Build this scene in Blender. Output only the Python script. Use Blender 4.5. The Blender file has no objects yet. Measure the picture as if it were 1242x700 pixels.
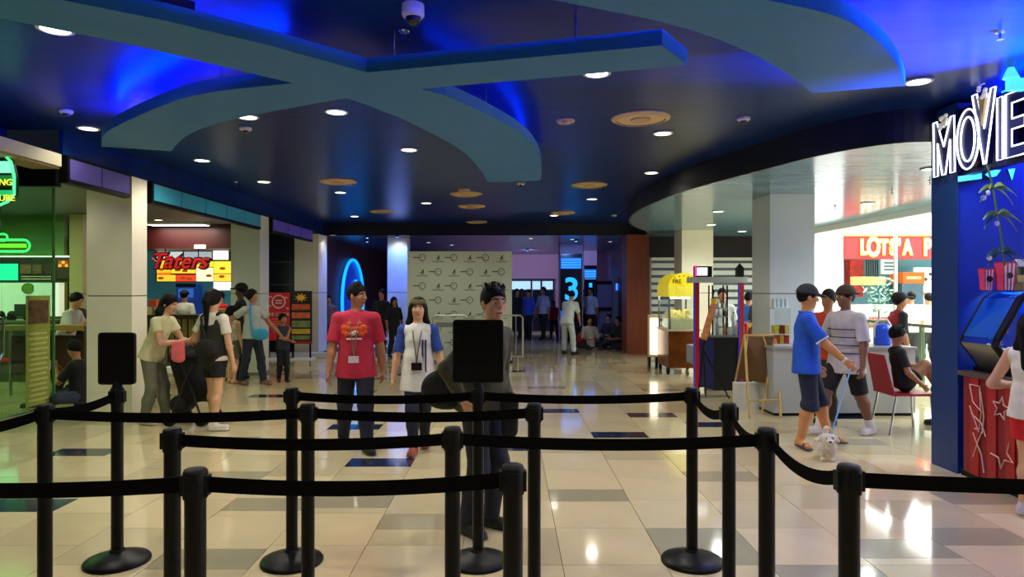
import bpy, bmesh, math, random
import numpy as np
from mathutils import Vector, Matrix
from mathutils.geometry import tessellate_polygon

random.seed(7)
SC = bpy.context.scene
COL = SC.collection
F, VX, VY, CAMH = 815.0, 618.0, 351.0, 1.6      # focal length in pixels, vanishing point, eye height

# ---------------------------------------------------------------- camera, world, light, exposure
cam_d = bpy.data.cameras.new('camera'); cam = bpy.data.objects.new('camera', cam_d); COL.objects.link(cam)
cam.location = (0, 0, CAMH); cam.rotation_euler = (math.pi/2, 0, 0)
cam_d.sensor_width = 36.0; cam_d.lens = F/1242*36.0
cam_d.shift_x = 3/1242; cam_d.shift_y = 1/1242
cam_d.clip_start = 0.05; cam_d.clip_end = 200
SC.camera = cam
W = bpy.data.worlds.new('world'); SC.world = W; W.use_nodes = True
W.node_tree.nodes['Background'].inputs[0].default_value = (0.25, 0.35, 0.6, 1)
W.node_tree.nodes['Background'].inputs[1].default_value = 0.02
SC.view_settings.view_transform = 'Standard'; SC.view_settings.look = 'None'
SC.view_settings.gamma = 1.0; SC.view_settings.use_curve_mapping = False
SC.view_settings.exposure = 0.0

def area_light(name, loc, size, power, color=(1,1,1), rot=(0,0,0), parent=None):
    d = bpy.data.lights.new(name, 'AREA'); d.shape = 'RECTANGLE'; d.size, d.size_y = size
    d.energy = power; d.color = color
    o = bpy.data.objects.new(name, d); COL.objects.link(o); o.location = loc; o.rotation_euler = rot
    if parent: o.parent = parent
    return o
# daylight that falls through the skylight of the atrium on the right
area_light('skylight_daylight', (10.5, 9.5, 6.6), (6.5, 11), 3200, (0.93, 0.97, 1.0))
DOWN_W = 102.0        # power of each ceiling downlight

# ---------------------------------------------------------------- helpers
def at(px, py, D):
    return Vector(((px-VX)/F*D, D, CAMH-(py-VY)/F*D))
def up(px, py, Z):            # point of the ceiling at height Z
    D = (Z-CAMH)*F/(VY-py); return ((px-VX)/F*D, D)
def gx(px, D): return (px-VX)/F*D
def gz(py, D): return CAMH-(py-VY)/F*D

def lin(c):
    r = []
    for v in c[:3]:
        v = v/255.0
        r.append(v/12.92 if v <= 0.04045 else ((v+0.055)/1.055)**2.4)
    return (*r, 1.0)
MATS = {}
def mat(name, rgb, rough=0.6, metal=0.0, emit=0.0, ecol=None, var=0.0, vscale=8.0, bump=0.0, bscale=60.0, spec=None, stretch=None, alpha=None, trans=0.0, coat=0.0):
    if name in MATS: return MATS[name]
    m = bpy.data.materials.new(name); m.use_nodes = True
    nt = m.node_tree; n = nt.nodes; b = n['Principled BSDF']
    c = lin(rgb)
    b.inputs['Base Color'].default_value = c
    b.inputs['Roughness'].default_value = rough; b.inputs['Metallic'].default_value = metal
    if spec is not None: b.inputs['Specular IOR Level'].default_value = spec
    if coat: b.inputs['Coat Weight'].default_value = coat; b.inputs['Coat Roughness'].default_value = 0.05
    if trans: b.inputs['Transmission Weight'].default_value = trans
    if emit:
        b.inputs['Emission Color'].default_value = lin(ecol or rgb); b.inputs['Emission Strength'].default_value = emit
    if var or bump:
        tc = n.new('ShaderNodeTexCoord')
        src = tc.outputs['Object']
        if stretch:
            mp = n.new('ShaderNodeMapping'); mp.inputs['Scale'].default_value = stretch
            nt.links.new(src, mp.inputs['Vector']); src = mp.outputs['Vector']
    if var:
        tx = n.new('ShaderNodeTexNoise'); tx.inputs['Scale'].default_value = vscale; tx.inputs['Detail'].default_value = 5
        nt.links.new(src, tx.inputs['Vector'])
        rp = n.new('ShaderNodeValToRGB')
        rp.color_ramp.elements[0].position = 0.3; rp.color_ramp.elements[1].position = 0.7
        rp.color_ramp.elements[0].color = (*[v*(1-var) for v in c[:3]], 1)
        rp.color_ramp.elements[1].color = (*[min(1, v*(1+var)) for v in c[:3]], 1)
        nt.links.new(tx.outputs['Fac'], rp.inputs['Fac']); nt.links.new(rp.outputs['Color'], b.inputs['Base Color'])
    if bump:
        t2 = n.new('ShaderNodeTexNoise'); t2.inputs['Scale'].default_value = bscale; t2.inputs['Detail'].default_value = 3
        nt.links.new(src, t2.inputs['Vector'])
        bp = n.new('ShaderNodeBump'); bp.inputs['Strength'].default_value = bump; bp.inputs['Distance'].default_value = 0.02
        nt.links.new(t2.outputs['Fac'], bp.inputs['Height']); nt.links.new(bp.outputs['Normal'], b.inputs['Normal'])
    MATS[name] = m
    return m
def glass(name, rgb, tint=0.5, rough=0.0, refl=0.08):
    """thin pane: part clear (tinted), part mirror reflection"""
    if name in MATS: return MATS[name]
    m = bpy.data.materials.new(name); m.use_nodes = True
    nt = m.node_tree; n = nt.nodes; n.remove(n['Principled BSDF'])
    t = n.new('ShaderNodeBsdfTransparent'); c = lin(rgb)
    t.inputs[0].default_value = (*[1-tint+tint*v for v in c[:3]], 1)
    g = n.new('ShaderNodeBsdfGlossy'); g.inputs['Roughness'].default_value = rough
    mx = n.new('ShaderNodeMixShader'); lw = n.new('ShaderNodeLayerWeight'); lw.inputs[0].default_value = 0.5
    pw = n.new('ShaderNodeMath'); pw.operation = 'POWER'; pw.inputs[1].default_value = 5.0
    ma = n.new('ShaderNodeMath'); ma.operation = 'MULTIPLY_ADD'; ma.inputs[1].default_value = 0.4; ma.inputs[2].default_value = refl*0.5
    nt.links.new(lw.outputs['Facing'], pw.inputs[0]); nt.links.new(pw.outputs[0], ma.inputs[0])
    nt.links.new(ma.outputs[0], mx.inputs[0]); nt.links.new(t.outputs[0], mx.inputs[1]); nt.links.new(g.outputs[0], mx.inputs[2])
    nt.links.new(mx.outputs[0], n['Material Output'].inputs['Surface'])
    MATS[name] = m
    return m
def emis(name, rgb, strength):
    return mat(name, rgb, 0.5, 0, strength)

class MB:
    """collects shapes into one mesh"""
    def __init__(s): s.v = []; s.f = []; s.sm = False
    def add(s, vs, fs):
        o = len(s.v); s.v += [tuple(v) for v in vs]; s.f += [tuple(i+o for i in f) for f in fs]; return s
    def box(s, x0, x1, y0, y1, z0, z1):
        return s.add([(x0,y0,z0),(x1,y0,z0),(x1,y1,z0),(x0,y1,z0),(x0,y0,z1),(x1,y0,z1),(x1,y1,z1),(x0,y1,z1)],
                     [(0,3,2,1),(4,5,6,7),(0,1,5,4),(1,2,6,5),(2,3,7,6),(3,0,4,7)])
    def prism(s, poly, z0, z1):
        n = len(poly)
        a = sum(poly[i][0]*poly[(i+1)%n][1]-poly[(i+1)%n][0]*poly[i][1] for i in range(n))
        if a < 0: poly = poly[::-1]
        vs = [(x,y,z0) for x,y in poly]+[(x,y,z1) for x,y in poly]
        tri = tessellate_polygon([[Vector((x,y,0)) for x,y in poly]])
        fs = []
        for t in tri:
            p,q,r = [poly[i] for i in t]
            if (q[0]-p[0])*(r[1]-p[1])-(q[1]-p[1])*(r[0]-p[0]) < 0: t = t[::-1]
            fs.append(tuple(i+n for i in t)); fs.append(tuple(t[::-1]))
        for i in range(n): fs.append((i,(i+1)%n,(i+1)%n+n,i+n))
        return s.add(vs, fs)
    def prismM(s, poly, d0, d1, M):
        """prism of a 2D outline in the plane of matrix M (columns: u, v, normal, origin)"""
        o = len(s.v); s.prism(poly, d0, d1)
        s.v[o:] = [tuple(M @ Vector(v)) for v in s.v[o:]]
        return s
    def cone(s, p0, p1, r0, r1, n=12, cap=True):
        p0, p1 = Vector(p0), Vector(p1); ax = (p1-p0).normalized()
        u = ax.orthogonal().normalized(); w = ax.cross(u)
        vs = []
        for p, r in ((p0,r0),(p1,r1)):
            for i in range(n):
                a = 2*math.pi*i/n; vs.append(p+(u*math.cos(a)+w*math.sin(a))*r)
        fs = [(i,(i+1)%n,(i+1)%n+n,i+n) for i in range(n)]
        if cap: fs += [tuple(range(n))[::-1], tuple(range(n,2*n))]
        return s.add(vs, fs)
    def tube(s, pts, r, n=8, closed=False):
        pts = [Vector(p) for p in pts]; m = len(pts); vs = []; nrm = None
        for i,p in enumerate(pts):
            a = pts[(i-1)%m] if (closed or i>0) else p; b = pts[(i+1)%m] if (closed or i<m-1) else p
            t = (b-a).normalized()
            nrm = t.orthogonal().normalized() if nrm is None else (nrm-t*nrm.dot(t)).normalized()
            w = t.cross(nrm); rr = r[i] if isinstance(r,(list,tuple)) else r
            for k in range(n):
                an = 2*math.pi*k/n; vs.append(p+(nrm*math.cos(an)+w*math.sin(an))*rr)
        fs = []
        for i in range(m if closed else m-1):
            j = (i+1)%m
            for k in range(n): fs.append((i*n+k, i*n+(k+1)%n, j*n+(k+1)%n, j*n+k))
        if not closed: fs += [tuple(range(n))[::-1], tuple(range((m-1)*n, m*n))]
        return s.add(vs, fs)
    def lathe(s, prof, c=(0,0,0), n=24):
        """profile [(r,z)] about the vertical axis through c"""
        vs = []; m = len(prof)
        for r,z in prof:
            for i in range(n):
                a = 2*math.pi*i/n; vs.append((c[0]+r*math.cos(a), c[1]+r*math.sin(a), c[2]+z))
        fs = [(j*n+i, j*n+(i+1)%n, (j+1)*n+(i+1)%n, (j+1)*n+i) for j in range(m-1) for i in range(n)]
        fs += [tuple(range(n))[::-1], tuple(range((m-1)*n, m*n))]
        return s.add(vs, fs)
    def strip(s, pts, d, w0, w1):
        """ribbon band: a poly line pts with a vertical extent w0..w1 (z) and thickness d"""
        n = len(pts); vs = []
        for i,(x,y) in enumerate(pts):
            a = Vector(pts[max(i-1,0)]); b = Vector(pts[min(i+1,n-1)]); t = (b-a).normalized(); nx, ny = -t.y*d/2, t.x*d/2
            vs += [(x+nx,y+ny,w0),(x-nx,y-ny,w0),(x-nx,y-ny,w1),(x+nx,y+ny,w1)]
        fs = []
        for i in range(n-1):
            for k in range(4): fs.append((i*4+k, i*4+(k+1)%4, i*4+4+(k+1)%4, i*4+4+k))
        fs += [(0,1,2,3)[::-1], tuple(n*4-4+k for k in range(4))]
        return s.add(vs, fs)
    def ball(s, c, r, n=10, m=7, sc=(1,1,1)):
        prof = []
        c = Vector(c); vs = []; fs = []
        for j in range(1, m):
            t = math.pi*j/m
            for i in range(n):
                a = 2*math.pi*i/n
                vs.append((c.x+r*sc[0]*math.sin(t)*math.cos(a), c.y+r*sc[1]*math.sin(t)*math.sin(a), c.z-r*sc[2]*math.cos(t)))
        b = len(vs); vs += [(c.x,c.y,c.z-r*sc[2]),(c.x,c.y,c.z+r*sc[2])]
        for j in range(m-2):
            for i in range(n): fs.append((j*n+i, j*n+(i+1)%n, (j+1)*n+(i+1)%n, (j+1)*n+i))
        for i in range(n): fs.append((b,(i+1)%n,i)); fs.append((b+1,(m-2)*n+i,(m-2)*n+(i+1)%n))
        return s.add(vs, fs)
    def smooth(s): s.sm = True; return s
    def build(s, name, m, parent=None, fix=True):
        me = bpy.data.meshes.new(name); me.from_pydata(s.v, [], s.f)
        if fix:
            bm = bmesh.new(); bm.from_mesh(me); bmesh.ops.recalc_face_normals(bm, faces=bm.faces); bm.to_mesh(me); bm.free()
        return link(name, me, m, parent, s.sm)
def link(name, me, m, parent=None, sm=False):
    if sm:
        me.polygons.foreach_set('use_smooth', [True]*len(me.polygons))
        try: me.set_sharp_from_angle(angle=math.radians(45))
        except Exception: pass
    o = bpy.data.objects.new(name, me); COL.objects.link(o)
    if m: me.materials.append(m)
    if parent:
        o.parent = parent
        if parent.get('_w'): o.location = -parent.location
    return o
def tag(o, label, cat, group=None, kind=None):
    if label: o['label'] = label
    if cat: o['category'] = cat
    if group: o['group'] = group
    if kind: o['kind'] = kind
    return o
def thing(name, label, cat, loc=(0,0,0), rz=0, group=None, world=False):
    """an Empty at the base of a thing; world=True: its parts are given in world coordinates"""
    o = bpy.data.objects.new(name, None); COL.objects.link(o)
    o.location = loc; o.rotation_euler = (0,0,rz); o.empty_display_size = 0.1
    if world: o['_w'] = 1
    return tag(o, label, cat, group)
def struct(o): o['kind'] = 'structure'; return o
def copy_tree(o, loc=None, label=None, rz=None, parent=None):
    c = o.copy(); COL.objects.link(c)
    if parent: c.parent = parent
    if loc is not None: c.location = loc
    if rz is not None: c.rotation_euler = (0,0,rz)
    if label: c['label'] = label
    for ch in list(o.children): copy_tree(ch, parent=c)
    return c
def text(name, body, size, m, parent, loc, facing='cam', extrude=0.004, align='CENTER', offset=0.0, shear=0.0, xs=1.0):
    cu = bpy.data.curves.new(name, 'FONT'); cu.body = body; cu.size = size; cu.extrude = extrude
    cu.align_x = align; cu.align_y = 'CENTER'; cu.offset = offset; cu.shear = shear; cu.resolution_u = 3
    ob = bpy.data.objects.new(name, cu); COL.objects.link(ob)
    dg = bpy.context.evaluated_depsgraph_get(); me = bpy.data.meshes.new_from_object(ob.evaluated_get(dg))
    bpy.data.objects.remove(ob); bpy.data.curves.remove(cu)
    R = Matrix.Rotation(math.pi/2, 4, 'X')
    if facing == 'left': R = Matrix.Rotation(-math.pi/2, 4, 'Z') @ R        # faces -X
    if facing == 'right': R = Matrix.Rotation(math.pi/2, 4, 'Z') @ R
    me.transform(Matrix.Translation(loc) @ R @ Matrix.Diagonal((xs,1,1,1)))
    me.materials.clear()
    return link(name, me, m, parent)
def curve_pts(ctrl, n=8):
    """Catmull-Rom through 2D/3D control points"""
    P = [Vector(c) for c in ctrl]; out = []
    for i in range(len(P)-1):
        a = P[max(i-1,0)]; b = P[i]; c = P[i+1]; d = P[min(i+2,len(P)-1)]
        for k in range(n):
            t = k/n
            out.append(0.5*((2*b)+(c-a)*t+(2*a-5*b+4*c-d)*t*t+(3*b-a-3*c+d)*t**3))
    out.append(P[-1]); return out

# ---------------------------------------------------------------- materials
M_navy = mat('navy_gloss_ceiling', (15,43,98), 0.30, var=0.25, vscale=1.2, bump=0.12, bscale=3.0, stretch=(0.6,2.5,1), spec=0.14)
M_teal = mat('teal_ribbon_paint', (26,106,166), 0.55, var=0.06, vscale=3)
M_low = mat('grey_teal_gloss_ceiling', (92,134,158), 0.16, var=0.12, vscale=1.0, bump=0.2, bscale=2.2, stretch=(0.5,3.0,1))
M_dark = mat('dark_fascia', (6,8,16), 0.5)
M_black = mat('black_plastic', (4,4,4), 0.5, spec=0.25)
M_blackm = mat('black_powder_coat', (4,4,4), 0.4, bump=0.05, bscale=400, spec=0.25)
M_belt = mat('black_webbing', (3,3,3), 0.9, bump=0.2, bscale=500, spec=0.1)
M_white = mat('white_paint', (222,222,215), 0.6, var=0.03)
M_cream = mat('cream_pillar_panel', (244,236,212), 0.35, var=0.03, vscale=3)
M_pillar = mat('pale_grey_pillar_panel', (222,230,232), 0.4, var=0.03, vscale=3)
M_chrome = mat('brushed_steel', (190,190,190), 0.25, 1.0)
M_lens = mat('downlight_lens', (255,252,240), 0.4, emit=6.0)
M_tan = mat('tan_diffuser', (190,160,110), 0.6)
M_offw = mat('offwhite_plastic', (205,200,180), 0.5)
# ================================================================ SETTING
ZM, ZL = 3.25, 2.95          # height of the navy ceiling, of the lower ceilings around it
# ---- floor: slab, near tiles one by one, the far ones joined
floor = struct(MB().box(-13, 14, -3, 27, -0.10, -0.012).build('floor', mat('grout', (70,66,56), 0.7)))
def tile_mat(name, rgb):
    m = mat(name, rgb, 0.10, var=0.05, vscale=2.5, bump=0.015, bscale=2.0, spec=0.6, coat=0.35)
    return m
T_cream = tile_mat('cream_polished_tile', (226,207,162)); T_beige = tile_mat('beige_polished_tile', (213,196,152))
T_taupe = tile_mat('taupe_polished_tile', (172,162,130)); T_sand = tile_mat('sand_polished_tile', (206,190,148))
T_navy = tile_mat('navy_polished_tile', (38,46,70))
def xcol(k): return 0.307+0.6*k
accent = {}
for k, d, t in ((-7,4.83,T_navy),(-8,4.83,T_navy),(-8,6.45,T_navy),(-3,6.06,T_navy),(-4,7.67,T_navy),(1,7.24,T_navy),(-1,6.66,T_navy),(3,7.8,T_navy),
                (0,5.07,T_taupe),(-4,3.84,T_taupe),(-3,4.92,T_taupe),(-2,4.48,T_taupe),(-4,4.85,T_taupe),(2,5.6,T_taupe),(4,4.2,T_taupe),(5,5.0,T_taupe),
                (-5,5.6,T_taupe),(-6,7.0,T_taupe),(2,8.4,T_navy),(0,8.7,T_navy),(-2,8.2,T_taupe),(-6,8.6,T_navy),(5,6.9,T_taupe),(6,8.3,T_navy),(3,4.0,T_taupe),(7,6.2,T_taupe),(-9,8.2,T_taupe)):
    accent.setdefault(k, []).append((d, d+0.3, t))
rt = random.Random(3)
far = {m: MB() for m in (T_cream, T_beige, T_sand, T_taupe, T_navy)}
tile_me = {}
def tile_mesh(dy, m):
    key = (round(dy,3), m.name)
    if key not in tile_me:
        g = 0.0022; b = MB().box(g, 0.6-g, g, dy-g, -0.012, 0.0)
        me = bpy.data.meshes.new('tile'); me.from_pydata(b.v, [], b.f); me.materials.append(m); tile_me[key] = me
    return tile_me[key]
ntile = 0
for k in range(-21, 22):
    x = xcol(k); acc = sorted(accent.get(k, []))
    if not acc or acc[-1][1] < 9.0: acc += [(9.0+rt.choice((0.3,0.6,1.2,2.1))+0.0, None, None)]
    rows = []; D = -2.4+rt.choice((0,0.3))
    a = [q for q in acc if q[2]]; nxt = 0
    while D < 26:
        if nxt < len(a) and D < a[nxt][0] <= D+0.6-1e-6 or (nxt < len(a) and abs(a[nxt][0]-D) < 1e-6):
            s0, s1, t = a[nxt]; nxt += 1
            if s0-D > 0.05: rows.append((D, s0, rt.choice((T_cream, T_beige))))
            rows.append((s0, s1, t)); D = s1; continue
        if D > 9.3 and rt.random() < 0.07: rows.append((D, D+0.3, rt.choice((T_navy, T_taupe)))); D += 0.3; continue
        rows.append((D, D+0.6, rt.choices((T_cream, T_beige, T_sand, T_taupe), (5,4,2,0.25))[0])); D += 0.6
    for d0, d1, t in rows:
        if 3.0 < d0 < 9.2 and abs(x+0.3) < 0.78*d1+0.5 and -6.6 < x < 6.6:
            o = bpy.data.objects.new('tile', tile_mesh(d1-d0, t)); COL.objects.link(o); o.parent = floor; o.location = (x, d0, 0); ntile += 1
        else:
            far[t].box(x+0.0022, x+0.5978, d0+0.0022, d1-0.0022, -0.012, 0.0)
for t, b in far.items():
    o = b.build('tile_field', t, floor); o['kind'] = 'stuff'
print('tiles', ntile)

# ---- ceilings
curve = [(3.93,6.12),(3.55,6.2),(3.14,6.72),(2.74,7.92),(2.4,9.2),(2.27,10.2),(2.2,11.5),(2.28,12.8),(2.5,13.9),(2.85,14.9),(3.2,15.7),(3.4,16.7)]
cv = [(6.75,6.19)]+[(p.x,p.y) for p in curve_pts(curve, 6)]
main_poly = [(-5.2,-2.5),(6.75,-2.5)]+cv+[(-4.62,16.7),(-4.62,6.95),(-5.2,6.95)]
struct(MB().prism(main_poly, ZM, ZM+0.08).build('ceiling', M_navy))
# lower ceilings: right zone, far zone, left shops
right_poly = cv+[(3.4,18.2),(6.75,18.2)]
struct(MB().prism(right_poly, ZL, ZL+0.06).build('ceiling', M_low))
struct(MB().box(-9.5, 3.4, 16.72, 26, ZL, ZL+0.06).build('ceiling', mat('dark_blue_lobby_ceiling', (70,84,124), 0.25, var=0.2, vscale=1.5)))
struct(MB().box(-13, -4.64, 6.97, 24, 2.99, 3.05).build('ceiling', mat('shop_ceiling_grey', (96,104,96), 0.5)))
struct(MB().box(-13, -5.0, -2.5, 6.96, 2.99, 3.05).build('ceiling', MATS['shop_ceiling_grey']))
# dark fascia that follows the edge of the navy ceiling
struct(MB().strip(cv, 0.03, ZL-0.005, ZM).build('trim_1', M_dark))
struct(MB().box(-4.62, 3.4, 16.69, 16.72, ZL-0.01, ZM).build('trim_2', M_dark))
struct(MB().box(-4.66, -4.62, 6.95, 16.7, 2.99, ZM).build('trim_3', M_navy))
struct(MB().box(-5.24, -5.2, -2.5, 6.95, 2.6, ZM).build('trim_4', M_navy))
# ---- far walls
M_maroon = mat('dark_maroon_wall', (62,26,34), 0.5, var=0.1)
M_plum = mat('plum_wall', (66,48,74), 0.5, var=0.1)
struct(MB().box(-9.5, 8, 26, 26.2, 0, 3.0).build('wall_back', mat('mauve_wall', (150,120,150), 0.6)))
struct(MB().box(-4.95, -4.75, 17.2, 26, 0, ZL).build('wall_left', M_maroon))
struct(MB().box(-13, -12.8, -3, 24, 0, 3.0).build('wall_left', M_white))
struct(MB().box(-13, -4.95, 19.0, 19.2, 0, 3.0).build('wall_back', mat('black_wall', (14,12,14), 0.5)))
struct(MB().box(3.36, 3.44, 17.3, 26, 0, ZL).build('wall_right', mat('dark_purple_wall', (46,30,66), 0.5)))
# brown wall end beside the shuttered stalls
struct(MB().box(gx(760,16.6), gx(787,16.6), 16.55, 17.3, 0, ZL).build('wall_partition', mat('brown_veneer', (132,62,30), 0.45, var=0.15, vscale=3, stretch=(6,6,0.6))))
# shuttered back wall of the right zone
struct(MB().box(3.45, 9.0, 18.2, 18.3, 0, 3.0).build('wall_back', mat('pale_back_wall', (170,176,170), 0.6)))
struct(MB().box(3.45, 6.75, 17.2, 18.2, 2.42, ZL).build('trim_5', mat('black_header', (16,12,12), 0.5)))
# atrium: white wall across it, high side wall
M_awall = mat('atrium_white_wall', (245,247,248), 0.6)
Dw = 15.0
struct(MB().box(gx(986,Dw), gx(1023,Dw), Dw, Dw+0.4, 0, 6.4).box(gx(1023,Dw), 14, Dw, Dw+0.4, gz(284,Dw), 6.4).build('wall_atrium', M_awall))
struct(MB().box(6.74, 6.9, 6.2, 18.2, ZL-0.12, 3.6).build('trim_6', M_awall))
struct(MB().box(6.80, 6.9, 6.2, 18.2, 3.6, 6.4).build('wall_atrium', M_awall))
struct(MB().box(13.9, 14.1, -3, 22, 0, 6.4).build('wall_right', M_awall))

# ---- pillars on the left: two stacked stone panels with a joint, a slim recessed skirting
def pillar(label, x0, x1, y0, y1, zt, m, joint=1.52, base=True):
    t = thing('pillar', label, 'pillar', ((x0+x1)/2, (y0+y1)/2, 0), world=True)
    MB().box(x0+0.012, x1-0.012, y0+0.012, y1-0.012, 0, zt).build('core', mat('joint_shadow_gap', (60,58,52), 0.7), t)
    for z0, z1 in ((0.06, joint-0.006), (joint+0.006, zt)):
        MB().box(x0, x1, y0, y1, z0, z1).build('panel', m, t)
    if base: MB().box(x0-0.005, x1+0.005, y0-0.005, y1+0.005, 0, 0.06).build('skirting', M_chrome, t)
    return t
pillar('nearest cream pillar on the left, beside the black sign stand', gx(105,8.2), gx(160,8.2), 8.2, 8.54, 2.98, M_cream)
pillar('second pale pillar on the left, behind the woman with the aqua bag', -5.16, -4.62, 12.44, 12.9, 2.98, mat('pale_pillar', (214,214,200), 0.35))
pillar('third cream pillar on the left, behind the poster stands', -5.2, -4.62, 16.25, 17.0, 2.94, M_cream)
pillar('blue lit pillar left of the logo backdrop', gx(470,17.4), gx(494,17.4), 17.4, 17.9, 2.94, M_pillar)
pillar('white pillar rising behind the yellow food cart', gx(827,15.3), gx(865,15.3), 15.3, 16.0, 2.95, M_cream, base=False)
pillar('wide grey pillar behind the man in blue polo', gx(934,9.5), gx(988,9.5), 9.5, 10.2, 2.95, M_pillar, joint=1.54)

# ---- light box fascia between the left pillars
def lightbox(label, y0, y1, n, rgb, e):
    t = thing('light_box', label, 'light box', (-4.6, (y0+y1)/2, 2.70), world=True)
    MB().box(-4.66, -4.57, y0, y1, 2.70, 2.99).build('housing', M_black, t)
    w = (y1-y0-0.04)/n
    for i in range(n):
        a = y0+0.02+i*w
        MB().box(-4.575, -4.562, a+0.012, a+w-0.012, 2.745, 2.955).build('panel', mat('lit_panel_%d_%d_%d' % rgb, rgb, 0.3, emit=e), t)
    return t
lightbox('purple lit fascia light box in front of the nearest pillar', 6.95, 8.1, 2, (84,74,140), 0.16)
lightbox('teal lit fascia light box between the first two left pillars', 8.6, 12.35, 5, (44,120,140), 0.22)
lightbox('purple lit fascia light box beyond the second left pillar', 12.95, 15.6, 3, (80,62,150), 0.2)
t = thing('storefront_beam', 'cream beam above the green glass storefront', 'beam', (-4.7, 5, 2.87), world=True)
MB().box(-4.85, -4.6, -2, 6.9, 2.86, 2.985).build('beam_board', mat('cream_beam', (196,190,160), 0.5), t)
MB().box(-4.9, -4.62, -2, 6.9, 2.835, 2.862).build('moulding', mat('tan_moulding', (150,130,90), 0.5), t)
MB().box(-5.75, -4.66, 6.9, 6.98, 2.66, 2.99).build('end_panel', M_black, t)

# ---- hanging ribbon panels under the navy ceiling
ZR = 2.95
def rib(pts): return [up(x, y, ZR) for x, y in pts]
A = rib([(445,88),(640,70),(803,55),(834,79),(680,93),(510,108)])
right_out = rib([(540,116),(585,136),(630,161),(650,182),(657,203),(655,219)])
right_in = rib([(592,221),(580,203),(556,180),(500,150),(455,131),(420,119)])
left_in = rib([(330,135),(262,150),(225,166),(208,183)])
left_out = rib([(123,178),(130,160),(190,131),(250,113),(355,101)])
arm_low = rib([(250,76),(150,52),(0,22)])
arm_up = rib([(75,0),(200,25),(330,56)])
def sm(c, n=6): return [(p.x, p.y) for p in curve_pts(c, n)]
outA = A[:4]+[A[4]]+[A[5]]+sm(right_out)+sm(right_in)+sm(left_in)+sm(left_out)+arm_low+[(-4.4,1.75),(-4.1,1.2)]+arm_up
ribA = thing('ceiling_ribbon', 'large cross-shaped teal panel hung under the navy ceiling', 'ceiling panel', (-0.8, 4.3, ZR), world=True)
MB().prism(outA, ZR, ZR+0.09).build('panel', M_teal, ribA)
Bin = rib([(670,0),(800,26),(880,51),(940,80),(972,102),(985,113)])
Bout = rib([(1098,104),(1092,86),(1070,55),(1020,22),(930,0)])
outB = [(-1.2,2.2),(-0.5,2.75)]+sm(Bin)+sm(Bout)+[(0.3,2.35),(-0.6,1.6)]
ribB = thing('ceiling_ribbon', 'curved teal panel hung under the ceiling near the neon kiosk sign', 'ceiling panel', (1.6, 3.6, ZR), world=True)
MB().prism(outB, ZR, ZR+0.09).build('panel', M_teal, ribB)
# hanger rods and the blue light strips that sit on top of the panels
def rods(par, pts):
    for x, y in pts: MB().cone((x,y,ZR+0.09), (x,y,ZM), 0.008, 0.008, 8).build('hanger_rod', M_chrome, par)
rods(ribA, [(-0.75,4.35),(0.4,4.05),(-0.2,5.6),(-2.1,4.9),(-1.9,3.7)])
rods(ribB, [(1.1,3.7),(1.9,4.2)])
M_led = emis('blue_light_strip', (0,40,255), 170.0)
M_led2 = emis('dim_blue_light_strip', (0,40,255), 22.0)
def led(par, pts, r=0.012, m=None):
    MB().tube([(x,y,ZR+0.103) for x,y in pts], r, 6).build('light_strip', m or M_led, par)
led(ribA, [(x+0.04,y+0.22) for x,y in sm(left_out)[3:-2]])
led(ribA, [(x+0.05,y-0.16) for x,y in arm_low])
led(ribA, [(x-0.22,y-0.02) for x,y in sm(right_out)][2:-4], m=M_led2)
led(ribB, [(x-0.20,y-0.06) for x,y in sm(Bout)][3:])
MB().strip([(x+0.03,y-0.21) for x,y in arm_low], 0.01, ZR+0.088, ZM-0.03).build('added_baffle', M_dark, ribA)  # unseen baffle added to keep the blue glow off the centre ceiling
MB().strip([(x+0.06,y+0.29) for x,y in sm(left_out)[3:-3]], 0.01, ZR+0.088, ZR+0.15).build('added_baffle', M_dark, ribA)  # second unseen baffle, added to shape the cove light
led(ribB, [(-0.6,1.65),(0.3,2.4),(1.15,3.1)])

# ---- downlights, diffusers, detectors, camera
dl_me = {}
def downlight(x, y, z, label, power, r=0.085, col=(1.0,0.93,0.80), spot=True, cone=150):
    t = thing('downlight', label, 'ceiling light', (x, y, z), group='recessed downlights')
    MB().lathe([(r,0),(r+0.022,-0.003),(r+0.022,-0.012),(r,-0.014),(r,0)], n=20).build('trim_ring', M_offw, t)
    MB().lathe([(0.002,-0.004),(r,-0.004),(r,-0.009),(0.002,-0.009)], n=20).build('lens', M_lens, t)
    if power:
        d = bpy.data.lights.new('downlight_lamp', 'SPOT'); d.energy = power; d.color = col
        d.spot_size = math.radians(cone); d.spot_blend = 0.6; d.shadow_soft_size = 0.09
        o = bpy.data.objects.new('downlight_lamp', d); COL.objects.link(o); o.parent = t; o.location = (0,0,-0.03)
    return t
DL = [(67,34,'above the far left end of the cross-shaped ribbon'),(724,88,'just behind the straight arm of the ribbon'),(1114,98,'at the tip of the curved ribbon'),
      (408,135,'behind the crossing of the ribbon'),(67,155,'above the green storefront beam'),(804,161,'beside the large round diffuser'),(300,141,'half hidden by the left arm of the ribbon'),
      (245,194,'above the nearest cream pillar'),(496,181,'left of the curved right ribbon arm'),(413,233,'near the left round diffuser'),(320,220,'beside the teal fascia light box'),
      (790,209,'by the dark curved fascia'),(517,246,'in the middle of the far ceiling'),(718,241,'right of the far ceiling middle'),(672,261,'close to the far dark fascia'),(430,262,'near the far left fascia')]
for px, py, w in DL:
    x, y = up(px, py, ZM); x = max(x, -4.3); downlight(x, y, ZM, 'bright round downlight '+w, DOWN_W*(0.55 if py > 240 and 490 < px < 730 else 0.28 if py > 205 else 0.2 if px == 67 and py > 100 else 1.0))
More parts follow.
